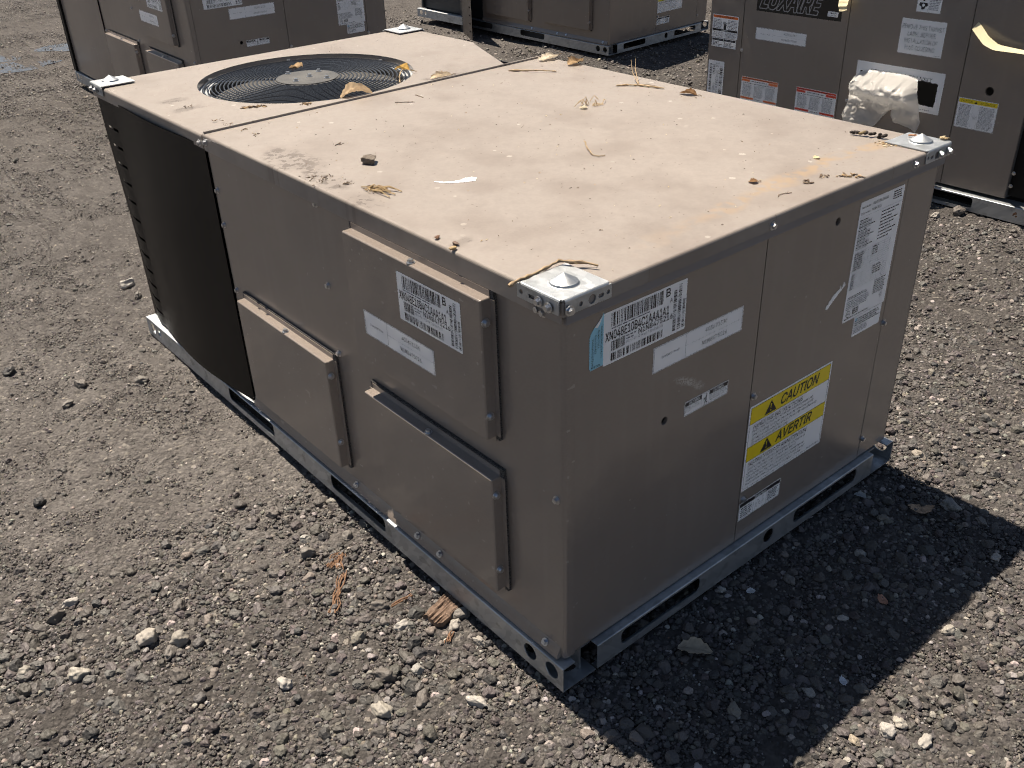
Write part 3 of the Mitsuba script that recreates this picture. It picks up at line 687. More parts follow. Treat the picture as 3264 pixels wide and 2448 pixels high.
    s.block('mat_ink', 1, .006, .006, .047, h - .014, 5, 21); s.block('mat_ink', 1, .101, .006, .139, h - .014, 6, 22); s.build(U, 'drain_label', M)
    # data plate
    w, h = .163, .272
    s = Flat(*FRONT(.832, .499), w, h, r=.003)
    s.text('mat_ink', 1, 'Model Number', .006, .257, .0045, .034); s.text('mat_ink', 1, 'XN048E10B4C1AAA1A1', .046, .257, .0062, .058); s.text('mat_ink', 1, 'Serial Number', .006, .244, .0045, .034); s.text('mat_ink', 1, 'N1N8475216', .046, .244, .0062, .034)
    s.rect('mat_ink_grey', 1, .004, .238, w - .004, .2384); s.block('mat_ink', 1, .122, .248, w - .006, .268, 4, 31)
    for i in range(9):
        z = .230 - .0075 * i; s.fine('mat_ink', 1, .006, z, .03 + .03 * ((i * 7) % 3) / 2, .0042, 300 + i); s.fine('mat_ink', 1, .085, z, .066 - .012 * (i % 3), .0040, 330 + i)
        s.fine('mat_ink_grey', 1, .006, z - .0035, .045, .0022, 350 + i)
    for j, (z0, z1, xs) in enumerate(((.118, .160, (.006, .045, .058, .072, .100, .118, .140)), (.075, .112, (.006, .022, .045, .085, .125, .140)))):
        n = 8
        for i in range(n + 1): s.rect('mat_ink_grey', 1, xs[0], z0 + (z1 - z0) * i / n, xs[-1], z0 + (z1 - z0) * i / n + .0004)
        for x in xs: s.rect('mat_ink_grey', 1, x, z0, x + .0004, z1)
        s.block('mat_ink', 1, xs[0] + .002, z0 + .001, xs[1] - .002, z1, n, 40 + j); s.block('mat_ink', 1, xs[3] + .003, z1 - .022, xs[4] - .003, z1, 4, 50 + j)
    s.block('mat_ink', 1, .006, .052, .085, .060, 2, 60); s.block('mat_ink_grey', 1, .006, .028, .095, .050, 5, 61); s.block('mat_ink', 1, .105, .036, .150, .072, 8, 62); s.fine('mat_ink', 1, .006, .005, .09, .004, 63)
    s.poly('mat_ink', 1, disc(.018, .017, .0085, 24).difference(disc(.018, .017, .0068, 24)).union(sg.box(.013, .0155, .023, .0185))); s.rect('mat_ink', 1, .034, .012, .056, .025); s.rect('mat_paper', 2, .037, .015, .053, .017); s.rect('mat_paper', 2, .037, .020, .053, .022)
    star = shapely.union_all([shapely.LineString([(.142 - .006 * math.cos(a), .026 - .006 * math.sin(a)), (.142 + .006 * math.cos(a), .026 + .006 * math.sin(a))]).buffer(.0009) for a in (0, 1.047, 2.094)]).difference(disc(.142, .026, .0025)); s.poly('mat_ink', 1, star)
    s.build(U, 'data_plate', M)
    w, h = .108, .049
    s = Flat(*FRONT(.880, .449), w, h); s.block('mat_ink', 1, .004, .024, .104, .045, 4, 71); s.block('mat_ink_grey', 1, .004, .006, .060, .022, 4, 72); s.rect('mat_blue', 1, .004, .036, .012, .044); s.build(U, 'compliance_label', M)
    if full:
        s = Sticker(*FRONT(.758, .555)); r = random.Random(4)
        lo = [(0, .004), (.006, .0), (.030, .018), (.064, .040)]; hi = [(.062, .044), (.058, .037), (.060, .046), (.056, .050), (.052, .038), (.050, .034), (.046, .044), (.043, .036), (.034, .034), (.027, .029), (.020, .027), (.016, .021), (.010, .019), (.007, .012), (.002, .012)]
        s.poly('mat_paper', 0, sg.Polygon(lo + hi)); s.build(U, 'torn_sticker', M)
    # ---- stickers on the upper vent cover
    s = Flat(*SIDE(.433, .655, -.012), .193, .098, r=.002); barcode_sticker(s, .193, .098, 'XN048E10B4C1AAA1A1', 'N1N8475216'); s.build(U, 'barcode_label', M)
    s = Flat(*SIDE(.569, .572, -.012), .238, .0535); tag_sticker(s, .238, .0535, '403671336', 'N1N8475216'); s.build(U, 'transit_tag', M)

GRP = 'packaged air conditioning units standing in the yard'
def pose(x, y, z, yaw=0., pitch=0., roll=0.):
    return T().translate([x, y, z]).rotate([0, 0, 1], yaw).rotate([0, 1, 0], pitch).rotate([1, 0, 0], roll)
make_unit('rooftop_unit', T())
tag('rooftop_unit', 'large tan air conditioner in front with yellow caution label and leaves on roof', 'air conditioner', GRP)
make_unit('rooftop_unit_001', pose(.998, 3.734, .040, -.50, -.41, 1.07), guard='mat_paint', edge=True, full=False, filt=(.297, .474))
tag('rooftop_unit_001', 'tan air conditioner with two puddles beside it, behind the round fan opening', 'air conditioner', GRP)
make_unit('rooftop_unit_002', pose(3.958, 3.840, .042, 4.07, -.23, 1.60), guard=None, full=False)
tag('rooftop_unit_002', 'shaded brown air conditioner with its coil laid bare and slotted panel splayed out', 'air conditioner', GRP)

# the loose slotted guard panel that stands off the coil of the third unit
def splayed():
    P0, P1 = np.array([4.22, 5.86]), np.array([3.705, 5.03]); u = P1 - P0; ln = np.linalg.norm(u); u /= ln; nrm = np.array([u[1], -u[0]])
    ts = np.sort(np.r_[np.linspace(0, ln, 22), ln - .075, ln - .028]); zs = sorted(list(np.linspace(.035, .76, 24)) + [z + d for z in np.arange(.085, .74, .058) for d in (-.0045, .0045)])
    TT, ZZ = np.meshgrid(ts, zs, indexing='ij'); b = .045 * np.sin(np.pi * np.clip(TT / ln, 0, 1)); PX = P0[0] + u[0] * TT + nrm[0] * b; PY = P0[1] + u[1] * TT + nrm[1] * b
    m = grid(np.stack([PX, PY, ZZ], -1)); c = m.triangles_center; t = (c[:, :2] - P0) @ u
    cut = np.zeros(len(c), bool)
    for z in np.arange(.085, .74, .058): cut |= np.abs(c[:, 2] - z) < .0044
    m.update_faces(~(cut & (t > ln - .0745) & (t < ln - .0285))); m.remove_unreferenced_vertices()
    b2 = m.copy(); b2.vertices[:, :2] += nrm * .002; b2.invert(); return cat([m, b2])
k = add('rooftop_unit_002', 'coil_guard', splayed(), 'mat_guard_brown', None, 40)

# ------------------------------------------------------------------ the tall unit on the right, its long side towards the viewer
U4 = 'gas_rooftop_unit'
XF, Y0, YE, ZB, ZT = 3.060, .655, 2.245, .055, 1.080
def panel_x(y0, y1, z0, z1, holes=None, t=.010):
    p = rect(y0, z0, y1, z1)
    if holes is not None: p = p.difference(holes)
    return plate(p, (XF, 0, 0), Y, Z, X, t)
add(U4, 'post_panel', rbox(XF, XF + .01, 2.0470, YE, ZB, ZT - .03, .002), 'mat_paint', smooth=40)
add(U4, 'access_panel', rbox(XF, XF + .01, 1.4825, 2.0435, ZB, ZT - .03, .002), 'mat_paint', smooth=40)
FLUE = rect(1.016, .349, 1.396, .468)
add(U4, 'burner_panel', panel_x(.9340, 1.4790, ZB, ZT - .03, FLUE), 'mat_paint')
add(U4, 'control_panel', panel_x(Y0, .9305, ZB, ZT - .03, disc(.809, .4615, .0175, 28)), 'mat_paint')
add(U4, 'cabinet', cat([box(XF + .30, XF + 1.12, -.05, YE - .01, ZB, ZT - .03), box(XF + .012, XF + 1.12, YE - .012, YE - .002, ZB, ZT - .03), box(XF + .012, XF + .30, Y0 - .002, Y0 + .004, ZB, ZT - .03), box(XF + .012, XF + .30, Y0, YE - .012, ZT - .05, ZT - .04)]), 'mat_inside')
add(U4, 'end_wall', box(XF + .004, XF + 1.12, YE - .001, YE + .002, ZB, ZT - .03), 'mat_paint')
add(U4, 'roof_panel', cap([(XF - .012, -.12), (XF + 1.14, -.12), (XF + 1.14, YE + .012), (XF - .012, YE + .012)], None, ZT - .035, ZT, .006), 'mat_roof')
add(U4, 'coil_guard', cat([box(XF + .018, XF + .022, -.10, Y0 - .004, ZB + .01, ZT - .03)]), 'mat_guard')
def rail4():
    zb = -.024
    web = rect(-.14, zb, YE + .04, zb + .062).difference(shapely.union_all([slot(.766, zb + .014, 1.03, zb + .058, .012), slot(1.55, zb + .014, 1.81, zb + .058, .012)]))
    a = plate(web, (3.032, 0, 0), Y, Z, -X, .002)
    arc = [(.003 - .003 * math.cos(t), .0585 + .003 * math.sin(t)) for t in np.linspace(0, math.pi / 2, 5)]
    top = frame(extr(sg.Polygon(arc + [(.075, .0615), (.075, .0595), (.003, .0595), (.002, .0585)]), YE + .18), (3.030, YE + .04, zb + .0035), X, Z, -Y)
    return cat([a, top, box(3.034, 3.10, -.14, YE + .04, zb, zb + .002)])
add(U4, 'base_rail', rail4(), 'mat_galv', smooth=25)
add(U4, 'rust_spot', plate(shapely.union_all([disc(.585 + .006 * math.sin(i * 2.3), .012 + .007 * math.cos(i * 1.7), .003 + .0015 * math.sin(i)) for i in range(9)]), (3.0296, 0, 0), Y, Z, X, .0003), 'mat_chip_orange')
for y, z in ((2.039, .457), (1.434, .319), (.646, .159), (.646, .106)): add(U4, 'screw', screw_mesh((XF + (.014 if y < .65 else 0), y, z), -X, .0055), 'mat_zinc')
def S4(y, z, w, h, mat='mat_paper', r=0): return Flat((XF, y, z), -Y, Z, -X, w, h, mat, r)
# hazard label and the one under it
w, h = .157, .106; s = S4(2.229, .4995, w, h); s.rect('mat_orange', 1, .003, h - .015, w - .003, h - .003); s.text('mat_ink', 2, 'WARNING  AVERTISSEMENT', .02, h - .012, .006, .115, True)
hand = shapely.union_all([sg.Polygon([(.070, .040), (.084, .040), (.086, .058), (.078, .064), (.070, .056)]), *[shapely.LineString([(.073 + .004 * i, .056), (.070 + .0045 * i, .076 - .004 * abs(i - 1.5))]).buffer(.0016) for i in range(4)], shapely.LineString([(.064, .074), (.072, .058)]).buffer(.0011)])
s.poly('mat_ink', 1, hand); s.block('mat_ink_grey', 1, .005, .042, .060, h - .020, 7, 81); s.block('mat_ink_grey', 1, .092, .042, .152, h - .020, 7, 82)
s.rect('mat_ink', 1, .003, .030, w - .003, .040); s.text('mat_paper', 2, 'ATTENTION', .058, .0325, .005, .040, True); s.block('mat_ink_grey', 1, .005, .003, .075, .028, 7, 83); s.block('mat_ink_grey', 1, .082, .003, .150, .028, 7, 84); s.build(U4, 'hazard_label')
w, h = .148, .0425; s = S4(2.2255, .4545, w, h); s.rect('mat_ink', 1, .003, h - .0135, .070, h - .003); s.rect('mat_ink', 1, .074, h - .0135, w - .003, h - .003); s.fine('mat_ink_grey', 2, .014, h - .010, .045, .005, 85); s.fine('mat_ink_grey', 2, .085, h - .010, .045, .005, 86)
s.block('mat_ink', 1, .006, .004, .068, h - .016, 4, 87, .5); s.block('mat_ink', 1, .076, .004, .140, h - .016, 4, 88, .6); s.rect('mat_ink', 1, .0715, .003, .0722, h - .003); s.build(U4, 'hazard_label')
# vertical barcode label
w, h = .099, .215; s = S4(2.236, .172, w, h, r=.003)
s.bars('mat_ink', 1, .010, .010, .024, .197, 36, 91, False); s.bars('mat_ink', 1, .030, .150, .044, .197, 10, 92, False); s.bars('mat_ink', 1, .073, .022, .092, .190, 34, 93, False)
s.text('mat_ink', 1, 'ZQ-05H12A1A1ABA1', .050, .206, .0165, .180, rot=-90); s.text('mat_ink', 1, 'N1N8247568', .034, .105, .011, .088, rot=-90); s.text('mat_ink', 1, 'A', .074, .016, .014, .010, True, rot=-90); s.fine('mat_ink_grey', 1, .030, .143, .012, .002, 94); s.build(U4, 'barcode_label')
# name badge with outlined slanted letters
w, h = .455, .125; s = S4(1.974, .646, w, h, 'mat_badge')
v, f = glyphs('LUXAIRE', True); polys = shapely.union_all([sg.Polygon(v[t]).buffer(.004) for t in f])
x0, _, x1, _ = polys.bounds; polys = shapely.affinity.affine_transform(polys, [.310 / (x1 - x0), .075 * .32, 0, .075, .020 - x0 * .310 / (x1 - x0), .018])
s.poly('mat_silver_print', 1, polys.buffer(.0045, 3)); s.poly('mat_badge', 2, polys.buffer(.0008))
s.poly('mat_paper', 1, rect(.385, .0155, .438, .0375)); s.text('mat_ink', 2, 'SMART', .398, .027, .0075, .034, True); s.text('mat_ink', 2, 'EQUIPMENT', .390, .0185, .0045, .042); s.poly('mat_paper', 3, disc(.365, .093, .0045)); k = s.build(U4, 'name_badge'); labels[k] = {'label': 'black badge with outlined slanted brand lettering'}
w, h = .281, .0545; s = S4(1.965, .5185, w, h); tag_sticker(s, w, h, '403651307', 'N1N8247568'); s.build(U4, 'transit_tag')
for yy, mat, sd in ((2.0235, 'mat_orange', 100), (1.704, 'mat_red', 120)):
    w, h = .216, .148; s = S4(yy, .190, w, h); s.rect(mat, 1, .002, h - .010, w - .002, h - .002); s.rect(mat, 1, .002, h - .022, .050, h - .0115); s.rect(mat, 1, w - .055, h - .022, w - .002, h - .0115)
    s.fine('mat_ink', 2, .01, h - .008, .17, .0045, sd); s.fine('mat_ink', 1, .060, h - .019, .09, .0055, sd + 1); s.fine('mat_ink', 1, .010, h - .030, .19, .0050, sd + 2)
    for j in range(3): s.block('mat_ink_grey', 1, .010 + .068 * j, h - .092, .066 + .068 * j, h - .034, 13, sd + 3 + j)
    s.rect(mat, 1, .002, h - .105, .078, h - .096); s.rect(mat, 1, w - .078, h - .105, w - .002, h - .096); s.fine('mat_ink', 1, .085, h - .103, .045, .005, sd + 7)
    for j in range(3): s.block('mat_ink_grey', 1, .010 + .068 * j, .004, .066 + .068 * j, h - .108, 8, sd + 9 + j)
    k = s.build(U4, 'warning_label'); labels[k] = {'label': 'white label with %s heading bands' % ('orange' if mat == 'mat_orange' else 'red')}
w, h = .196, .139; s = S4(1.231, .5565, w, h)
for i, (t, q, x) in enumerate((('REMOVE THIS TRANSIT', .184, .006), ('LABEL BEFORE', .124, .034), ('INSTALLATION OF', .146, .024), ('FLUE COVERING', .132, .030))): s.text('mat_ink', 1, t, x, .1000 - .0275 * i, .0175, q)
s.fine('mat_ink_grey', 1, w - .032, .006, .026, .003, 140); k = s.build(U4, 'flue_notice'); labels[k] = {'label': 'glossy white notice with four lines of capital letters'}
# the torn notice over the flue opening
r = random.Random(12); top = [(.020 + .0062 * i, .1285 - .0022 * (i / 58) + r.uniform(-.0035, .0025)) for i in range(58)]; right = [(.383 + r.uniform(-.002, .003), .120 - .0075 * i) for i in range(11)]
low = [(.380 - .0062 * i, .0275 + .014 * min(1, i / 50) + r.uniform(-.002, .002)) for i in range(57)]; left = [(.018 + r.uniform(-.002, .002), .050 + .0075 * i) for i in range(10)]
torn = sg.Polygon(top + right + low + left).buffer(0)
s = Sticker((XF, 1.408, .331), -Y, Z, -X); w, h = .408, .169; s.poly('mat_paper', 0, sg.box(0, 0, w, h).difference(torn))
tmp = Sticker((0, 0, 0), X, Y, Z); tmp.text('mat_ink', 1, 'REMOVE THIS TRANSIT', .070, .1215, .020, .285)
v, f = tmp.layers[('mat_ink', 1)][0]; f = f[[not torn.contains(sg.Point(*v[t].mean(0))) for t in f]]; s.put('mat_ink', 1, v, f); s.fine('mat_ink_grey', 1, .315, .010, .05, .004, 150); k = s.build(U4, 'flue_notice'); labels[k] = {'label': 'white notice torn open over the flue hole'}
w, h = .105, .10; s = S4(1.178, .7255, w, h); fig = shapely.union_all([disc(.028, .048, .006), sg.Polygon([(.012, .036), (.044, .036), (.048, .026), (.036, .020), (.036, .010), (.020, .010), (.020, .020), (.008, .026)])]).difference(disc(.028, .026, .006)); s.poly('mat_ink', 1, fig); s.rect('mat_ink', 1, .050, .003, .0506, h); s.block('mat_ink_grey', 1, .054, .010, .100, h - .004, 14, 160); s.build(U4, 'hazard_label')
w, h = .165, .119; s = S4(.9255, .302, w, h); s.frame('mat_ink_grey', 1, .002, .002, w - .002, h - .002, .0007); s.rect('mat_yellow', 1, .0028, h - .019, w - .0028, h - .0028); s.text('mat_ink', 2, 'CAUTION', .010, h - .0155, .0085, .048, slant=.1); s.text('mat_ink', 2, 'ATTENTION', .092, h - .0155, .0085, .060, slant=.1)
s.poly('mat_ink', 2, sg.Polygon([(.068, h - .017), (.080, h - .017), (.074, h - .006)])); s.block('mat_ink_grey', 1, .008, .006, .062, h - .024, 19, 170); s.block('mat_ink_grey', 1, .094, .006, .158, h - .024, 19, 171); s.rect('mat_ink_grey', 1, .066, .004, .0666, h - .020); s.rect('mat_ink_grey', 1, .089, .004, .0896, h - .020)
for q in (.008, .0055, .003): s.poly('mat_ink_grey', 1, disc(.078, .048, q, 24).difference(disc(.078, .048, q - .0009, 24)))
k = s.build(U4, 'caution_label'); labels[k] = {'label': 'white label with a yellow caution heading'}
tag(U4, 'tall brown air conditioner covered in labels, black name badge and torn flue notice', 'air conditioner', GRP)

# plastic sheet pulled out of the flue opening
out = np.array([(.690, .466), (.60, .470), (.50, .470), (.443, .462), (.418, .430), (.404, .395), (.400, .33), (.397, .292), (.405, .262), (.412, .246), (.43, .262), (.47, .268), (.512, .273), (.530, .300), (.527, .33), (.545, .318), (.575, .285), (.600, .250), (.62, .228), (.66, .220), (.70, .200), (.755, .205), (.765, .26), (.750, .315), (.744, .345), (.735, .375), (.732, .405), (.724, .435), (.71, .455)])
bp = sg.Polygon(out).buffer(.002); q = np.stack(np.meshgrid(np.arange(.39, .78, .0055), np.arange(.19, .48, .0055), indexing='ij'), -1).reshape(-1, 2); q = q + np.random.default_rng(3).uniform(-.0012, .0012, q.shape)
q = q[shapely.contains_xy(bp.buffer(-.003), q[:, 0], q[:, 1])]; rim = np.array([bp.exterior.interpolate(t).coords[0] for t in np.arange(0, bp.exterior.length, .0055)])
from scipy.spatial import Delaunay
qq = np.vstack([q, rim]); tri = Delaunay(qq).simplices; cc = qq[tri].mean(1); tri = tri[shapely.contains_xy(bp, cc[:, 0], cc[:, 1])]
dd = shapely.distance(shapely.points(qq), bp.exterior); uu, zz = qq[:, 0], qq[:, 1]
prof = np.interp(zz, [.19, .24, .30, .34, .37, .395, .415, .435, .455, .475], [.024, .028, .034, .045, .078, .105, .100, .076, .034, -.010])
w1 = (meshkit.fbm(np.c_[uu * 9, zz * 9, uu * 0], 3, 21) - .5) * 2.4; w2 = (meshkit.fbm(np.c_[uu * 9, zz * 9, uu * 0 + 5], 3, 22) - .5) * 2.4
ridge = lambda f, k, sd: 1 - 2 * np.abs(meshkit.noise(np.c_[uu * f + w1 * k, zz * f * .8 + w2 * k, uu * 0], sd) - .5)
fold = (ridge(13, 1.0, 5) - .6) * .034 + (ridge(34, 1.6, 8) - .6) * .015 + (ridge(80, 2.0, 9) - .6) * .006
off = prof * (.5 + .5 * smoothst(0, .03, dd)) + fold * (.35 + .65 * smoothst(0, .02, dd)) + (meshkit.fbm(np.c_[uu * 7, zz * 3, uu * 0], 2, 31) - .5) * .05 * smoothst(.46, .40, zz)
bag = trimesh.Trimesh(np.c_[XF - .004 - np.maximum(off, -.03), .668 + uu, zz], tri[:, ::-1], process=False)
tag(add(None, 'plastic_sheet', bag, 'mat_bag', smooth=True), 'crumpled clear plastic sheet pulled out of the torn flue opening', 'plastic sheet')

def ribbon(pts, wd, nrm, wave=.0):
    p = np.array(pts, float); t = np.linspace(0, 1, len(p)); tt = np.linspace(0, 1, 26); from_i = lambda c: np.interp(tt, t, c)
    p = np.c_[from_i(p[:, 0]), from_i(p[:, 1]), from_i(p[:, 2])]; n = np.array(nrm, float); n = np.c_[*[from_i(n[:, k]) for k in range(3)]]; n /= np.linalg.norm(n, axis=1, keepdims=True); wd = from_i(np.array(wd))
    P = np.stack([p + n * (wd * s)[:, None] + wave * np.sin(tt * 17 + s * 3)[:, None] * [1, 0, 0] for s in np.linspace(-.5, .5, 6)], 1); return grid(P)
tp = ribbon([(XF - .004, .918, .700), (3.035, .885, .683), (3.005, .840, .660), (2.992, .790, .643), (3.002, .700, .638), (3.02, .58, .632), (3.05, .50, .625)], [.034, .036, .036, .034, .030, .028, .028], [(.2, -.5, .8), (.35, -.35, .8), (.6, -.1, .75), (.85, 0, .5), (.95, 0, .28), (.95, 0, .2), (.9, 0, .2)], .001)
tag(add(None, 'adhesive_tape', tp, 'mat_tape', smooth=True), 'long yellowish strip of peeling tape curling off the right unit', 'tape')
tp = ribbon([(3.052, 1.505, .755), (3.030, 1.500, .735), (3.015, 1.492, .718), (3.012, 1.485, .700)], [.055, .054, .050, .046], [(0, 1, -.25), (.1, 1, -.25), (.2, 1, -.3), (.3, 1, -.35)], .002)
tag(add(None, 'adhesive_tape_001', tp, 'mat_tape', smooth=True), 'short pale flap of tape beside the black name badge', 'tape')

# ------------------------------------------------------------------ litter on the roof
ZR = HT + .0004
def leaf(name, a, b, width, curl, col, label, z=ZR, lift=.0, twist=.0, ragged=.15, seed=0, group=None, stem=True):
    a, b = np.array(a, float), np.array(b, float); a, b = a + .10 * (b - a), b - .10 * (b - a); width *= .85; ragged *= 1.6
    """A dry curled leaf from a to b (x, y), its edges bent up by curl."""
    r = np.random.default_rng(seed); a, b = np.array(a, float), np.array(b, float); d = b - a; ln = np.linalg.norm(d); d /= ln; s = np.array([-d[1], d[0]])
    n, m = 16, 11; P = np.zeros((n, m, 3)); C = np.zeros((n, m, 3))
    for i, t in enumerate(np.linspace(0, 1, n)):
        w = width * (math.sin(math.pi * min(1, t * .93 + .05)) ** .75) * (1 + ragged * r.uniform(-1, 1)); ph = curl * (.6 + .4 * t)
        for j, v in enumerate(np.linspace(-1, 1, m)):
            R = 1.75 * w / max(ph, .05); x = R * math.sin(ph * v * .5 + twist * t); h = R * (1 - math.cos(ph * v * .5)) + lift * ln * (math.sin(math.pi * t) if lift > 0 else abs(t - .5) * 2 * abs(lift))
            P[i, j, :2] = a + d * ln * t + s * x; P[i, j, 2] = h; C[i, j] = np.array(col) * (.82 + .3 * r.random()) * (.75 if abs(v) < .1 else 1)
    P[..., 2] += (meshkit.noise(P * 120, seed) - .5) * width * .25; P[..., 2] += z - P[..., 2].min() + .0006
    k = add(None, name, grid(P), 'mat_leaf', smooth=True, color=C.reshape(-1, 3))
    if stem:
        e = P[-1, m // 2]; add(k, 'stem', tube([e, e + np.r_[d * ln * .15, .002], e + np.r_[d * ln * .28 + s * ln * .05, -.001]], [.0011, .0009, .0007], 5), 'mat_debris', color=np.tile([[.22, .15, .09]], (17, 1)))
    tag(k, label, 'leaf', group); return k
CREAM, TAN, BROWN, YEL = (.62, .52, .38), (.42, .30, .18), (.22, .135, .075), (.46, .30, .10)
leaf('dry_leaf', (1.062, 1.262), (1.168, 1.276), .030, 2.4, (.70, .62, .50), 'pale curled leaf lying at the far edge of the main roof', seed=1)
leaf('dry_leaf', (1.082, 1.152), (1.166, 1.172), .034, 2.9, TAN, 'brown cupped leaf with upturned pale tip at the far roof edge', seed=2, lift=-.25)
leaf('dry_leaf', (.712, 1.330), (.803, 1.333), .026, 3.6, (.66, .56, .42), 'cream rolled leaf beside the roof seam, right of the fan', z=HT - .0026, seed=3)
leaf('dry_leaf', (.425, 1.352), (.530, 1.318), .046, 2.6, (.52, .40, .27), 'large crumpled cream leaf on the near rim of the fan guard', z=HT - .006, seed=4, lift=.16)
leaf('dry_leaf', (.722, 1.520), (.747, 1.468), .030, 2.2, YEL, 'yellow brown spotted leaf on the right rim of the fan', z=HT - .004, seed=5, lift=.12)
leaf('dry_leaf', (.536, 1.835), (.574, 1.788), .034, 1.6, TAN, 'tan leaf caught at the far rim of the fan guard', z=HT - .022, seed=6, lift=.25)
leaf('dry_leaf', (.590, 1.812), (.628, 1.797), .016, 1.4, (.55, .42, .26), 'small tan leaf at the far fan rim beside a larger one', z=HT - .020, seed=7, lift=.15, stem=False)
leaf('dry_leaf', (.632, 1.772), (.646, 1.752), .012, 1.2, YEL, 'tiny yellow leaf scrap at the far fan rim', z=HT - .020, seed=8, stem=False)
leaf('dry_leaf', (.556, 1.350), (.600, 1.316), .018, 1.5, (.66, .60, .48), 'ragged pale leaf scrap on the fan rings near the seam', z=HT - .018, seed=9, ragged=.5, stem=False)
leaf('dry_leaf', (1.064, .712), (1.080, .655), .022, 3.0, BROWN, 'dark brown folded leaf on the far long edge of the roof', seed=10, lift=.08)
leaf('dry_leaf', (.784, .790), (.802, .772), .016, 2.2, (.72, .66, .52), 'small white leaf scrap beside a tuft of dry stalks', seed=11, stem=False)
leaf('dry_leaf', (.630, .150), (.648, .134), .014, 1.6, BROWN, 'small brown leaf bit beside the orange stain', seed=12)
leaf('dry_leaf', (.845, .150), (.858, .141), .012, 1.5, (.70, .60, .38), 'small cream leaf flake near the right corner bracket', seed=13, stem=False)
def bits(seed, spots, n, spread, size, cols, z=ZR, flat=.55):
    r = np.random.default_rng(seed); V, F, C, k = [], [], [], 0
    for sp in spots:
        for _ in range(n):
            v, f = STONES[0][r.integers(10)]; s = size * r.uniform(.4, 1.2); v = rot_z(tilt(v * (s * r.uniform(1, 2.2), s * .8, s * flat), r, .6), r.uniform(0, 6.3))
            x, y = np.array(sp) + r.normal(size=2) * spread; V.append(v + (x, y, z + s * .3)); F.append(f + k); k += len(v); C.append(np.tile(np.array(cols[r.integers(len(cols))]) * r.uniform(.7, 1.2), (len(v), 1)))
    return trimesh.Trimesh(np.vstack(V), np.vstack(F), process=False), np.vstack(C)
DK = [(.05, .035, .025), (.09, .06, .04), (.14, .10, .065)]; LT = [(.50, .42, .28), (.40, .30, .17), (.30, .2, .1)]
def put_bits(name, label, cat_, *a, **k):
    m, c = bits(*a, **k); tag(add(None, name, m, 'mat_debris', color=c), label, cat_)
def twig(name, pts, r0, label, col=(.36, .26, .16), knots=5, branches=(), cat_='twig', zs=None):
    p = np.array([(q[0], q[1], ZR + r0 + (q[2] if len(q) > 2 else 0)) for q in pts]); t = np.linspace(0, 1, len(p)); tt = np.linspace(0, 1, 22); P = np.c_[*[np.interp(tt, t, p[:, i]) for i in range(3)]]; rr = np.random.default_rng(len(pts) + int(abs(1e4 * pts[0][0])))
    P += rr.normal(size=P.shape) * [.0007, .0007, .0002]; r0 *= .74; rad = np.linspace(r0, r0 * .7, 22); rad[rr.integers(1, 21, knots)] *= 1.7; ms = [tube(P, rad, 6)]
    for b in branches: q = np.array([(x, y, ZR + z) for x, y, z in b]); ms.append(tube(q, np.linspace(r0 * .55, r0 * .3, len(q)), 5))
    m = cat(ms); c = np.array(col) * rr.uniform(.55, 1.25, (len(m.vertices), 1)); tag(add(None, name, m, 'mat_debris', smooth=50 if False else True, color=c), label, cat_)
twig('twig', [(.929, 1.236), (.96, 1.195, .001), (.985, 1.16, .002), (1.014, 1.125)], .0028, 'straight knotted twig lying across the far roof corner', (.46, .34, .22), 8)
twig('twig', [(1.008, .879), (1.035, .866), (1.055, .83), (1.073, .767)], .0028, 'forked twig with thin side shoots at the far roof edge', (.44, .32, .19), 8, [[(1.06, .85, .003), (1.09, .90, .022), (1.115, .93, .045)], [(1.058, .845, .003), (1.10, .90, .03), (1.118, .915, .050)], [(1.058, .84, .003), (1.07, .82, .004), (1.075, .80, .003)]])
twig('twig', [(.585, .561, .006), (.560, .525, .003), (.540, .489, .001), (.543, .475), (.556, .468)], .0016, 'thin curved stalk in the middle right of the roof', (.34, .24, .13), 3)
twig('twig', [(-.016, .104, -.002), (.006, .104, .002), (.034, .105, .001), (.069, .108, .003), (.095, .108, .006), (.114, .083, .007), (.132, .056, .003)], .0034, 'long pale twig tucked under the near corner bracket', (.30, .22, .14), 6, [[(.105, .095, .006), (.122, .078, .006), (.138, .064, .004)]])
twig('twig', [(.655, 1.392, -.012), (.672, 1.415, .004), (.700, 1.443, .010), (.722, 1.44, .006), (.742, 1.430, .0)], .0022, 'bent tan twig lying over the right rim of the fan', (.40, .30, .18), 5)
twig('twig', [(.499, 1.181), (.518, 1.163), (.535, 1.147)], .0014, 'thin dark splinter near the seam, left of a shorter one', (.12, .08, .05), 2)
twig('twig', [(.582, 1.207), (.580, 1.171)], .0011, 'short dark splinter on the roof just below the seam', (.14, .09, .05), 1)
twig('twig', [(1.104, .086, .004), (1.108, .074, .006), (1.106, .066, .004)], .0030, 'reddish stub of twig on the right corner bracket', (.42, .22, .13), 1)
twig('twig', [(.639, .054), (.625, .062), (.612, .063), (.605, .058)], .0010, 'hair thin curved stalk near the front roof edge', (.16, .11, .07), 1)
r_ = np.random.default_rng(5); ms = []
for i in range(13):
    a = r_.uniform(0, 6.3); l = r_.uniform(.010, .034); c = np.array([.842, .790]) + r_.normal(size=2) * [.016, .012]; ms.append(tube([(c[0], c[1], ZR + .001), (c[0] + .5 * l * math.cos(a), c[1] + .5 * l * math.sin(a), ZR + r_.uniform(.002, .02)), (c[0] + l * math.cos(a), c[1] + l * math.sin(a), ZR + .003)], .0009, 4))
m = cat(ms); tag(add(None, 'dry_stalks', m, 'mat_debris', color=np.array([.46, .34, .19]) * r_.uniform(.6, 1.2, (len(m.vertices), 1))), 'small tangled tuft of dry stalks near the far roof edge', 'stalks')
ms = []
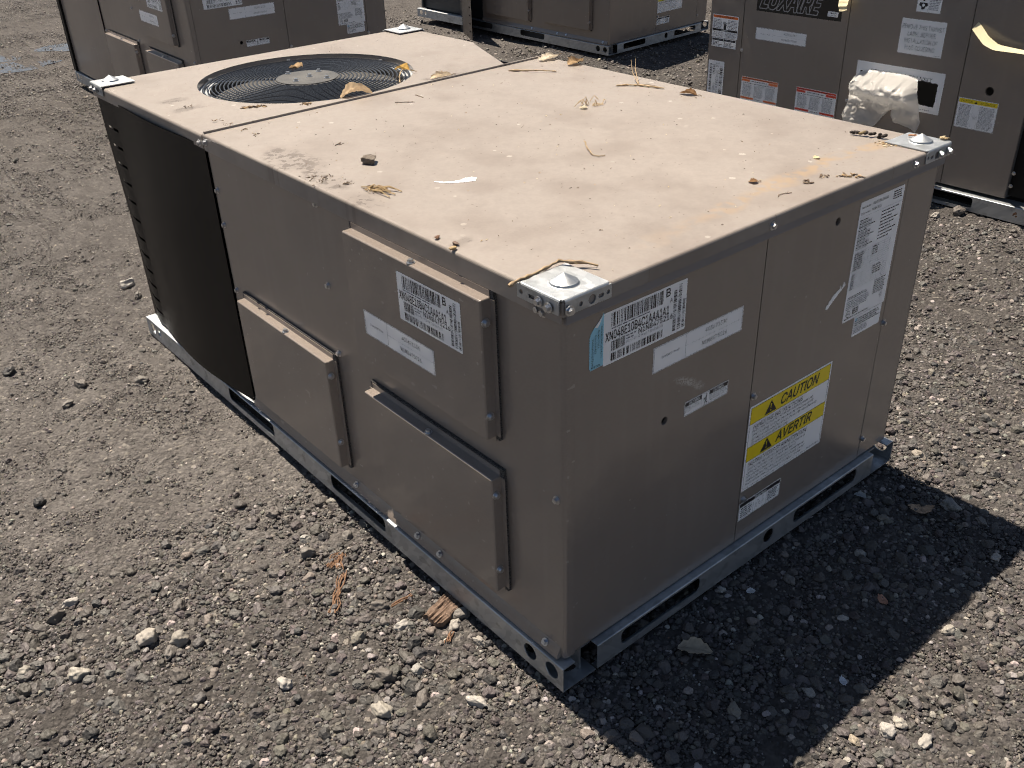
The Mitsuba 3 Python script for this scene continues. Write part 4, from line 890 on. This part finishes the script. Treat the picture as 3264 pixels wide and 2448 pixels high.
for i in range(16):
    a = math.atan2(-.061, .026) + r_.normal() * .35; l = r_.uniform(.02, .06); c = np.array([.082, .645]) + r_.normal(size=2) * [.007, .012]; ms.append(tube([(c[0], c[1], ZR + .002), (c[0] + .5 * l * math.cos(a), c[1] + .5 * l * math.sin(a), ZR + r_.uniform(.003, .012)), (c[0] + l * math.cos(a), c[1] + l * math.sin(a), ZR + .002)], .0013, 4))
hd, hc = bits(9, [(.085, .655), (.078, .640), (.082, .63)], 9, .007, .0034, LT + DK[1:], ZR + .002, .8); m = cat(ms + [hd]); tag(add(None, 'dry_flower', m, 'mat_debris', color=np.vstack([np.array([.36, .26, .14]) * r_.uniform(.6, 1.2, (len(m.vertices) - len(hc), 1)), hc])), 'dry brown flower head with bristles near the left roof edge', 'dry flower')
v, f = ico(3, 77, .5, .55); tag(add(None, 'mud_lump', trimesh.Trimesh(v * .0215 + (.172, .793, ZR + .007), f), 'mat_debris', smooth=True, color=np.array([.12, .10, .082]) * r_.uniform(.7, 1.3, (len(v), 1))), 'dark lump of dried mud on the left half of the roof', 'mud lump')
ms, cs = [], []
for i, t in enumerate(np.linspace(0, 1, 16)):
    v, f = STONES[1][i % 10]; sz = .0058 if t < .3 else .0062; p = np.array([1.046 + .022 * t, .190 - .072 * t, ZR + .006]) + (0 if t < .3 else r_.normal(size=3) * [.003, .003, .0015]); ms.append(trimesh.Trimesh(v * sz + p, f)); cs.append(np.tile([[.16, .12, .06]] if .25 < t < .36 else [[.028, .022, .02]], (len(v), 1)))
tag(add(None, 'catkin', cat(ms), 'mat_debris', smooth=True, color=np.vstack(cs)), 'dark knobbly catkin lying against the right corner bracket', 'catkin')
for i, ((x, y), lab) in enumerate((((.022, .342), 'brown seed on the left roof edge, farthest of three'), ((.029, .298), 'brown seed on the left roof edge, middle one of three'), ((.0125, .284), 'split seed husk hanging over the left roof lip'))):
    v, f = ico(2, 400 + i, .2, .6); v = rot_z(v * (.0085, .0052, .0052), 1.2 * i + .4); tag(add(None, 'seed', trimesh.Trimesh(v + (x, y, ZR + .003), f), 'mat_debris', smooth=True, color=np.tile([[.15, .085, .055], [.13, .09, .07], [.34, .25, .14]][i], (len(v), 1))), lab, 'seed')
dp = sg.Polygon([(.200, .594), (.212, .575), (.228, .566), (.243, .563), (.256, .566), (.269, .562), (.272, .552), (.262, .543), (.246, .548), (.232, .556), (.216, .568), (.206, .582)]).buffer(.002)
tag(add(None, 'bird_dropping', plate(dp, (0, 0, HT + .0002), X, Y, Z, .0006), 'mat_paper'), 'white smear of bird dropping near the middle of the roof', 'bird dropping')
put_bits('dark_crumbs', 'dark crumbs of dirt on the left roof edge behind the near vent covers', 'crumbs', 21, [(.040, .765), (.060, .778), (.067, .715), (.030, .80)], 14, .010, .0026, DK)
put_bits('seam_crumbs', 'line of brown crumbs along the left end of the roof seam', 'crumbs', 22, [(.088, 1.372), (.092, 1.315), (.100, 1.245), (.099, 1.182), (.096, 1.560), (.2, .965)], 9, .007, .0028, DK + LT[2:])
put_bits('seed_pods', 'string of brown seed pods on the left part of the near fan rim', 'seed pods', 23, [(.20, 1.444), (.213, 1.437), (.228, 1.43), (.243, 1.422)], 14, .005, .0040, LT[2:] + DK[1:], HT - .003, .9)
put_bits('seed_pods_001', 'small heap of seed pods on the near fan rim by the seam', 'seed pods', 27, [(.33, 1.36), (.338, 1.355)], 9, .005, .0040, LT[2:] + DK[1:], HT - .003, .9)
put_bits('bracket_crumbs', 'pale chaff piled beside the right corner bracket', 'chaff', 24, [(1.038, .105), (1.03, .09), (1.045, .08)], 16, .010, .0026, LT)
put_bits('chaff_ball', 'cream ball of chaff on the outer tip of the right bracket', 'chaff', 25, [(1.136, .024)], 22, .0035, .0042, LT[:2], HT + .006, .9)
for i, (q, o) in enumerate((((.712, .069), 'first'), ((.764, .071), 'second'), ((.791, .043), 'third'), ((.806, .021), 'last'))):
    put_bits('leaf_scrap' + ('_%03d' % i if i else ''), 'brown leaf scrap near the right front roof edge, %s of four counted from the left' % o, 'leaf scrap', 26 + 9 * i, [q], 11, .0065, .0038, DK + LT[2:])
spots = [(x, y) for x, y in zip(r_.uniform(.03, 1.11, 210), r_.uniform(.03, 1.27, 210))] + [(x, y) for x, y in zip(r_.uniform(.03, 1.0, 40), r_.uniform(1.8, 2.03, 40))] + [(.303, .619), (.359, .461), (.376, .363), (.349, .301), (.109, .278), (.117, .374), (.091, .5), (.473, .659)]
m, c = bits(31, spots, 1, .001, .0017, DK + DK + LT); tag(add(None, 'roof_litter', m, 'mat_debris', color=c), 'fine dark and pale specks of litter over the roof', 'litter', kind='stuff')

# ------------------------------------------------------------------ single stones, wood and leaves on the ground
def stone(x, y, size, col, label, seed, flat=.75, group=None, sink=.30, el=1.0):
    v, f = ico(3, 900 + seed, .55, flat, (.62, .92)); v = rot_z(v * (el, 1 / el, 1), seed * 1.3) * size; z = float(gz(x, y, False)); rr = np.random.default_rng(seed)
    c = np.array(col) * (.75 + .5 * meshkit.fbm(v / size * 3.5, 3, seed))[:, None]
    size *= .82; v = v * .82; tag(add(None, 'stone', trimesh.Trimesh(v + (x, y, z + size * flat * (1 - 2 * sink) + .001), f, process=False), 'mat_stone', smooth=True, color=c), label, 'stone', group)
WH, GY, GB, DS = (.31, .295, .275), (.135, .126, .117), (.100, .091, .084), (.036, .035, .036)
for i, a in enumerate([
    (.092, 2.50, .034, WH, 'white oblong stone beside the lower edge of the black guard'), (.083, 2.385, .022, GY, 'grey stone left of the end of the base rail'), (-.437, 2.11, .026, DS, 'black stone far out on the bare dirt'),
    (-.143, 1.769, .024, GY, 'pale stone casting a round shadow left of the long base rail'), (-.297, 1.868, .026, GB, 'flat grey stone in the dirt with a dark shadow below'), (-.367, 1.776, .021, GY, 'pale stone in the dirt below the flat grey one'),
    (-.55, .694, .034, (0.259, 0.241, 0.216), 'large whitish stone in the lower left gravel, biggest of a close pair'), (-.502, .642, .029, (0.216, 0.202, 0.180), 'whitish stone just right of the larger one in the lower left'), (-.532, .624, .022, GY, 'grey stone below the whitish pair in the lower left'),
    (-.698, .691, .026, (0.274, 0.259, 0.230), 'white forked stone at the bottom left'), (-.778, .771, .022, (0.245, 0.230, 0.202), 'pale stone at the far bottom left'), (-.546, .551, .024, GB, 'tan grey stone near the bottom left edge'), (-.64, .924, .018, WH, 'small white stone on bare dirt at the left'), (-.578, 1.351, .024, DS, 'black angular stone alone on the left dirt'),
    (-.466, .74, .024, GB, 'broad grey stone right of the whitish pair'), (-.68, .899, .024, GB, 'dull brown stone half sunk at the left'),
    (-.133, .102, .021, WH, 'bright white stone in front of the near rail corner'), (-.283, .205, .024, (0.245, 0.230, 0.202), 'pale stone at the bottom, left of the bright white one'), (-.126, .369, .018, WH, 'white stone left of the brown wood slab'), (-.012, .312, .023, GY, 'large pale stone against the rail below the brown wood slab'), (-.041, .296, .019, (0.259, 0.245, 0.223), 'whitish stone beside the larger one below the wood slab'),
    (-.058, .701, .019, GY, 'light stone by the rail above the orange bark'), (-.006, .410, .014, WH, 'small white stone touching the rail above the wood slab'), (-.031, .226, .018, (0.238, 0.223, 0.202), 'whitish stone in the gravel beside the near rail'), (-.164, .709, .024, GY, 'grey stone left of the orange bark fibres'), (-.131, .449, .022, GB, 'grey brown stone below the thin bark strip'), (-.234, .274, .026, GB, 'round brown stone in the lower gravel'), (-.206, .179, .024, GB, 'brown stone at the bottom below the round one'), (-.392, .389, .022, WH, 'white flat stone at the lower left of the wood scraps'),
    (1.096, -.193, .030, (0.187, 0.187, 0.180), 'large pale stone in the shadow at the right'), (1.096, -.271, .016, GY, 'small pale stone right of the large one in shadow'), (.712, -.402, .019, (0.245, 0.230, 0.202), 'pale stone standing at the edge of the shadow'), (.394, -.453, .022, WH, 'white wedge shaped stone just outside the shadow'), (.428, -.459, .018, (0.288, 0.270, 0.238), 'round white stone touching the wedge shaped one'), (.423, -.513, .018, (0.274, 0.259, 0.238), 'white stone below the pair at the shadow edge'), (.331, -.426, .014, (0.259, 0.223, 0.173), 'tan chip of stone by the shadow edge'),
    (.598, -.089, .017, GY, 'grey stone in the shadow by the end rail'), (.465, -.009, .012, WH, 'small white stone close under the end rail'), (.582, -.234, .013, WH, 'small white stone in the middle of the shadow'), (.998, -.355, .015, WH, 'white chip in the shadow near its right edge'),
    (2.99, .795, .040, GB, 'dark lump of stone by the rail of the tall right unit'), (2.889, .842, .026, (0.245, 0.230, 0.209), 'pale stone left of the dark lump by the right unit'), (1.237, -.03, .022, (0.216, 0.194, 0.166), 'pale stone with a dark side near the right rail end'), (1.392, .027, .018, GY, 'grey stone in sunlight beyond the right rail end'), (1.322, -.025, .018, GY, 'rough grey stone in sunlight right of the rail end')]):
    stone(*a, seed=i, el=1.0 + .25 * math.sin(i * 1.7))
def chip(name, pts, wd, th, mat, label, z=None, seed=0, splits=3):
    """A splintered strip of wood: slats side by side of uneven length."""
    r = np.random.default_rng(seed); p = np.array(pts, float); ms = []
    for j in range(splits):
        o = (j - (splits - 1) / 2) * wd / splits; t0, t1 = r.uniform(0, .16), r.uniform(.84, 1); q = p[0] + (p[-1] - p[0]) * np.linspace(t0, t1, 6)[:, None]; d = (p[-1] - p[0]) / np.linalg.norm(p[-1] - p[0]); s = np.array([-d[1], d[0]])
        q = q + s * o + r.normal(size=(6, 1)) * wd * .13 * s + s * wd * .25 * r.normal() * np.linspace(-.5, .5, 6)[:, None]; zz = np.array([float(gz(a, b, False)) for a, b in q]) + th * r.uniform(.9, 1.5) + .003
        tu = tube(np.c_[q, zz + r.normal(size=6) * .0008], wd / splits * .60 * r.uniform(.35, 1.25, 6), 5); tu.vertices[:, 2] = zz.mean() + (tu.vertices[:, 2] - zz.mean()) * min(1, th / (wd / splits * .6)); ms.append(tu)
    tag(add(None, name, cat(ms), mat), label, 'wood scrap')
chip('bark_scrap', [(-.150, .622), (-.101, .655)], .030, .004, 'mat_chip_orange', 'tangle of orange bark fibres on the gravel left of the rail', seed=1, splits=11)
chip('bark_scrap', [(-.222, .495), (-.127, .600)], .017, .004, 'mat_chip_orange', 'long strip of orange bark on the gravel', seed=2, splits=7)
chip('bark_scrap', [(-.114, .430), (-.050, .432)], .006, .003, 'mat_chip_orange', 'thin orange splinter between the bark strip and the rail', seed=3, splits=2)
sl = trimesh.creation.box((.082, .050, .012)); sl = sl.subdivide_to_size(.004); sv = np.array(sl.vertices); sv[:, 2] += np.where(sv[:, 2] > 0, 1, 0) * ((meshkit.noise(np.c_[sv[:, 0] * 30, sv[:, 1] * 330, sv[:, 0] * 0], 3) - .5) * .007); sv[:, 0] *= 1 + .25 * (meshkit.noise(np.c_[sv[:, 1] * 120, sv[:, 0] * 0, sv[:, 0] * 0], 5) - .5); sv[:, 1] *= 1 + .18 * (meshkit.noise(np.c_[sv[:, 0] * 60, sv[:, 0] * 0, sv[:, 0] * 0], 6) - .5)
sv = rot_z(sv, .28) + (-.034, .341, float(gz(-.034, .341, False)) + .012); tag(add(None, 'wood_slab', trimesh.Trimesh(sv, sl.faces), 'mat_chip_brown'), 'brown weathered slab of wood beside the long base rail', 'wood scrap')
chip('bark_scrap', [(-.087, .262), (-.056, .284)], .012, .004, 'mat_chip_orange', 'small orange bark chip below the brown wood slab', seed=5, splits=5)
def gleaf(a, b, wdt, col, lab, seed, curl=1.0):
    x, y = (a[0] + b[0]) / 2, (a[1] + b[1]) / 2; leaf('fallen_leaf', a, b, wdt, curl, col, lab, z=float(gz(x, y, False)) + .008, seed=seed, lift=.05, stem=False)
gleaf((1.045, -.140), (1.012, -.172), .040, (.50, .36, .25), 'tan pointed leaf on the shaded gravel at the right', 41)
gleaf((.676, -.258), (.697, -.270), .022, (.50, .28, .20), 'small pinkish leaf scrap in the shaded gravel', 42)
gleaf((.255, -.055), (.304, -.127), .030, (.46, .40, .31), 'pale curled leaf in the shade below the near rail corner', 43, 2.2)
gleaf((.424, -.330), (.438, -.341), .016, (.62, .66, .72), 'white scrap of paper in the shaded gravel', 44)
gleaf((.492, -.052), (.515, -.064), .012, (.62, .64, .66), 'thin white scrap near the end rail in shade', 45)
gleaf((.968, -.008), (.978, -.045), .016, (.40, .42, .42), 'pale twisted scrap beside the right end of the end rail', 46, 2.0)
# puddles far off on the left
def puddle(name, cx, cy, rx, ry, seed, lab):
    a = np.linspace(0, 2 * np.pi, 48, endpoint=False); q = 1 + .6 * (meshkit.noise(np.c_[np.cos(a) * 1.6 + seed, np.sin(a) * 1.6, a * 0], seed) - .5); z = float(gz(cx, cy, False)) + .0035
    k = add(None, name, plate(sg.Polygon(np.c_[cx + rx * q * np.cos(a), cy + ry * q * np.sin(a)]).buffer(0), (0, 0, z - .004), X, Y, Z, .004), 'mat_puddle'); labels[k] = {'label': lab, 'kind': 'structure'}
puddle('puddle', .88, 6.70, .30, .18, 3, 'shallow puddle at the left edge of the yard'); puddle('puddle_water', 1.36, 7.15, .20, .17, 5, 'small puddle beside the guard of the left unit'); puddle('rain_puddle', .86, 7.12, .20, .16, 8, 'narrow puddle farthest out on the dirt')
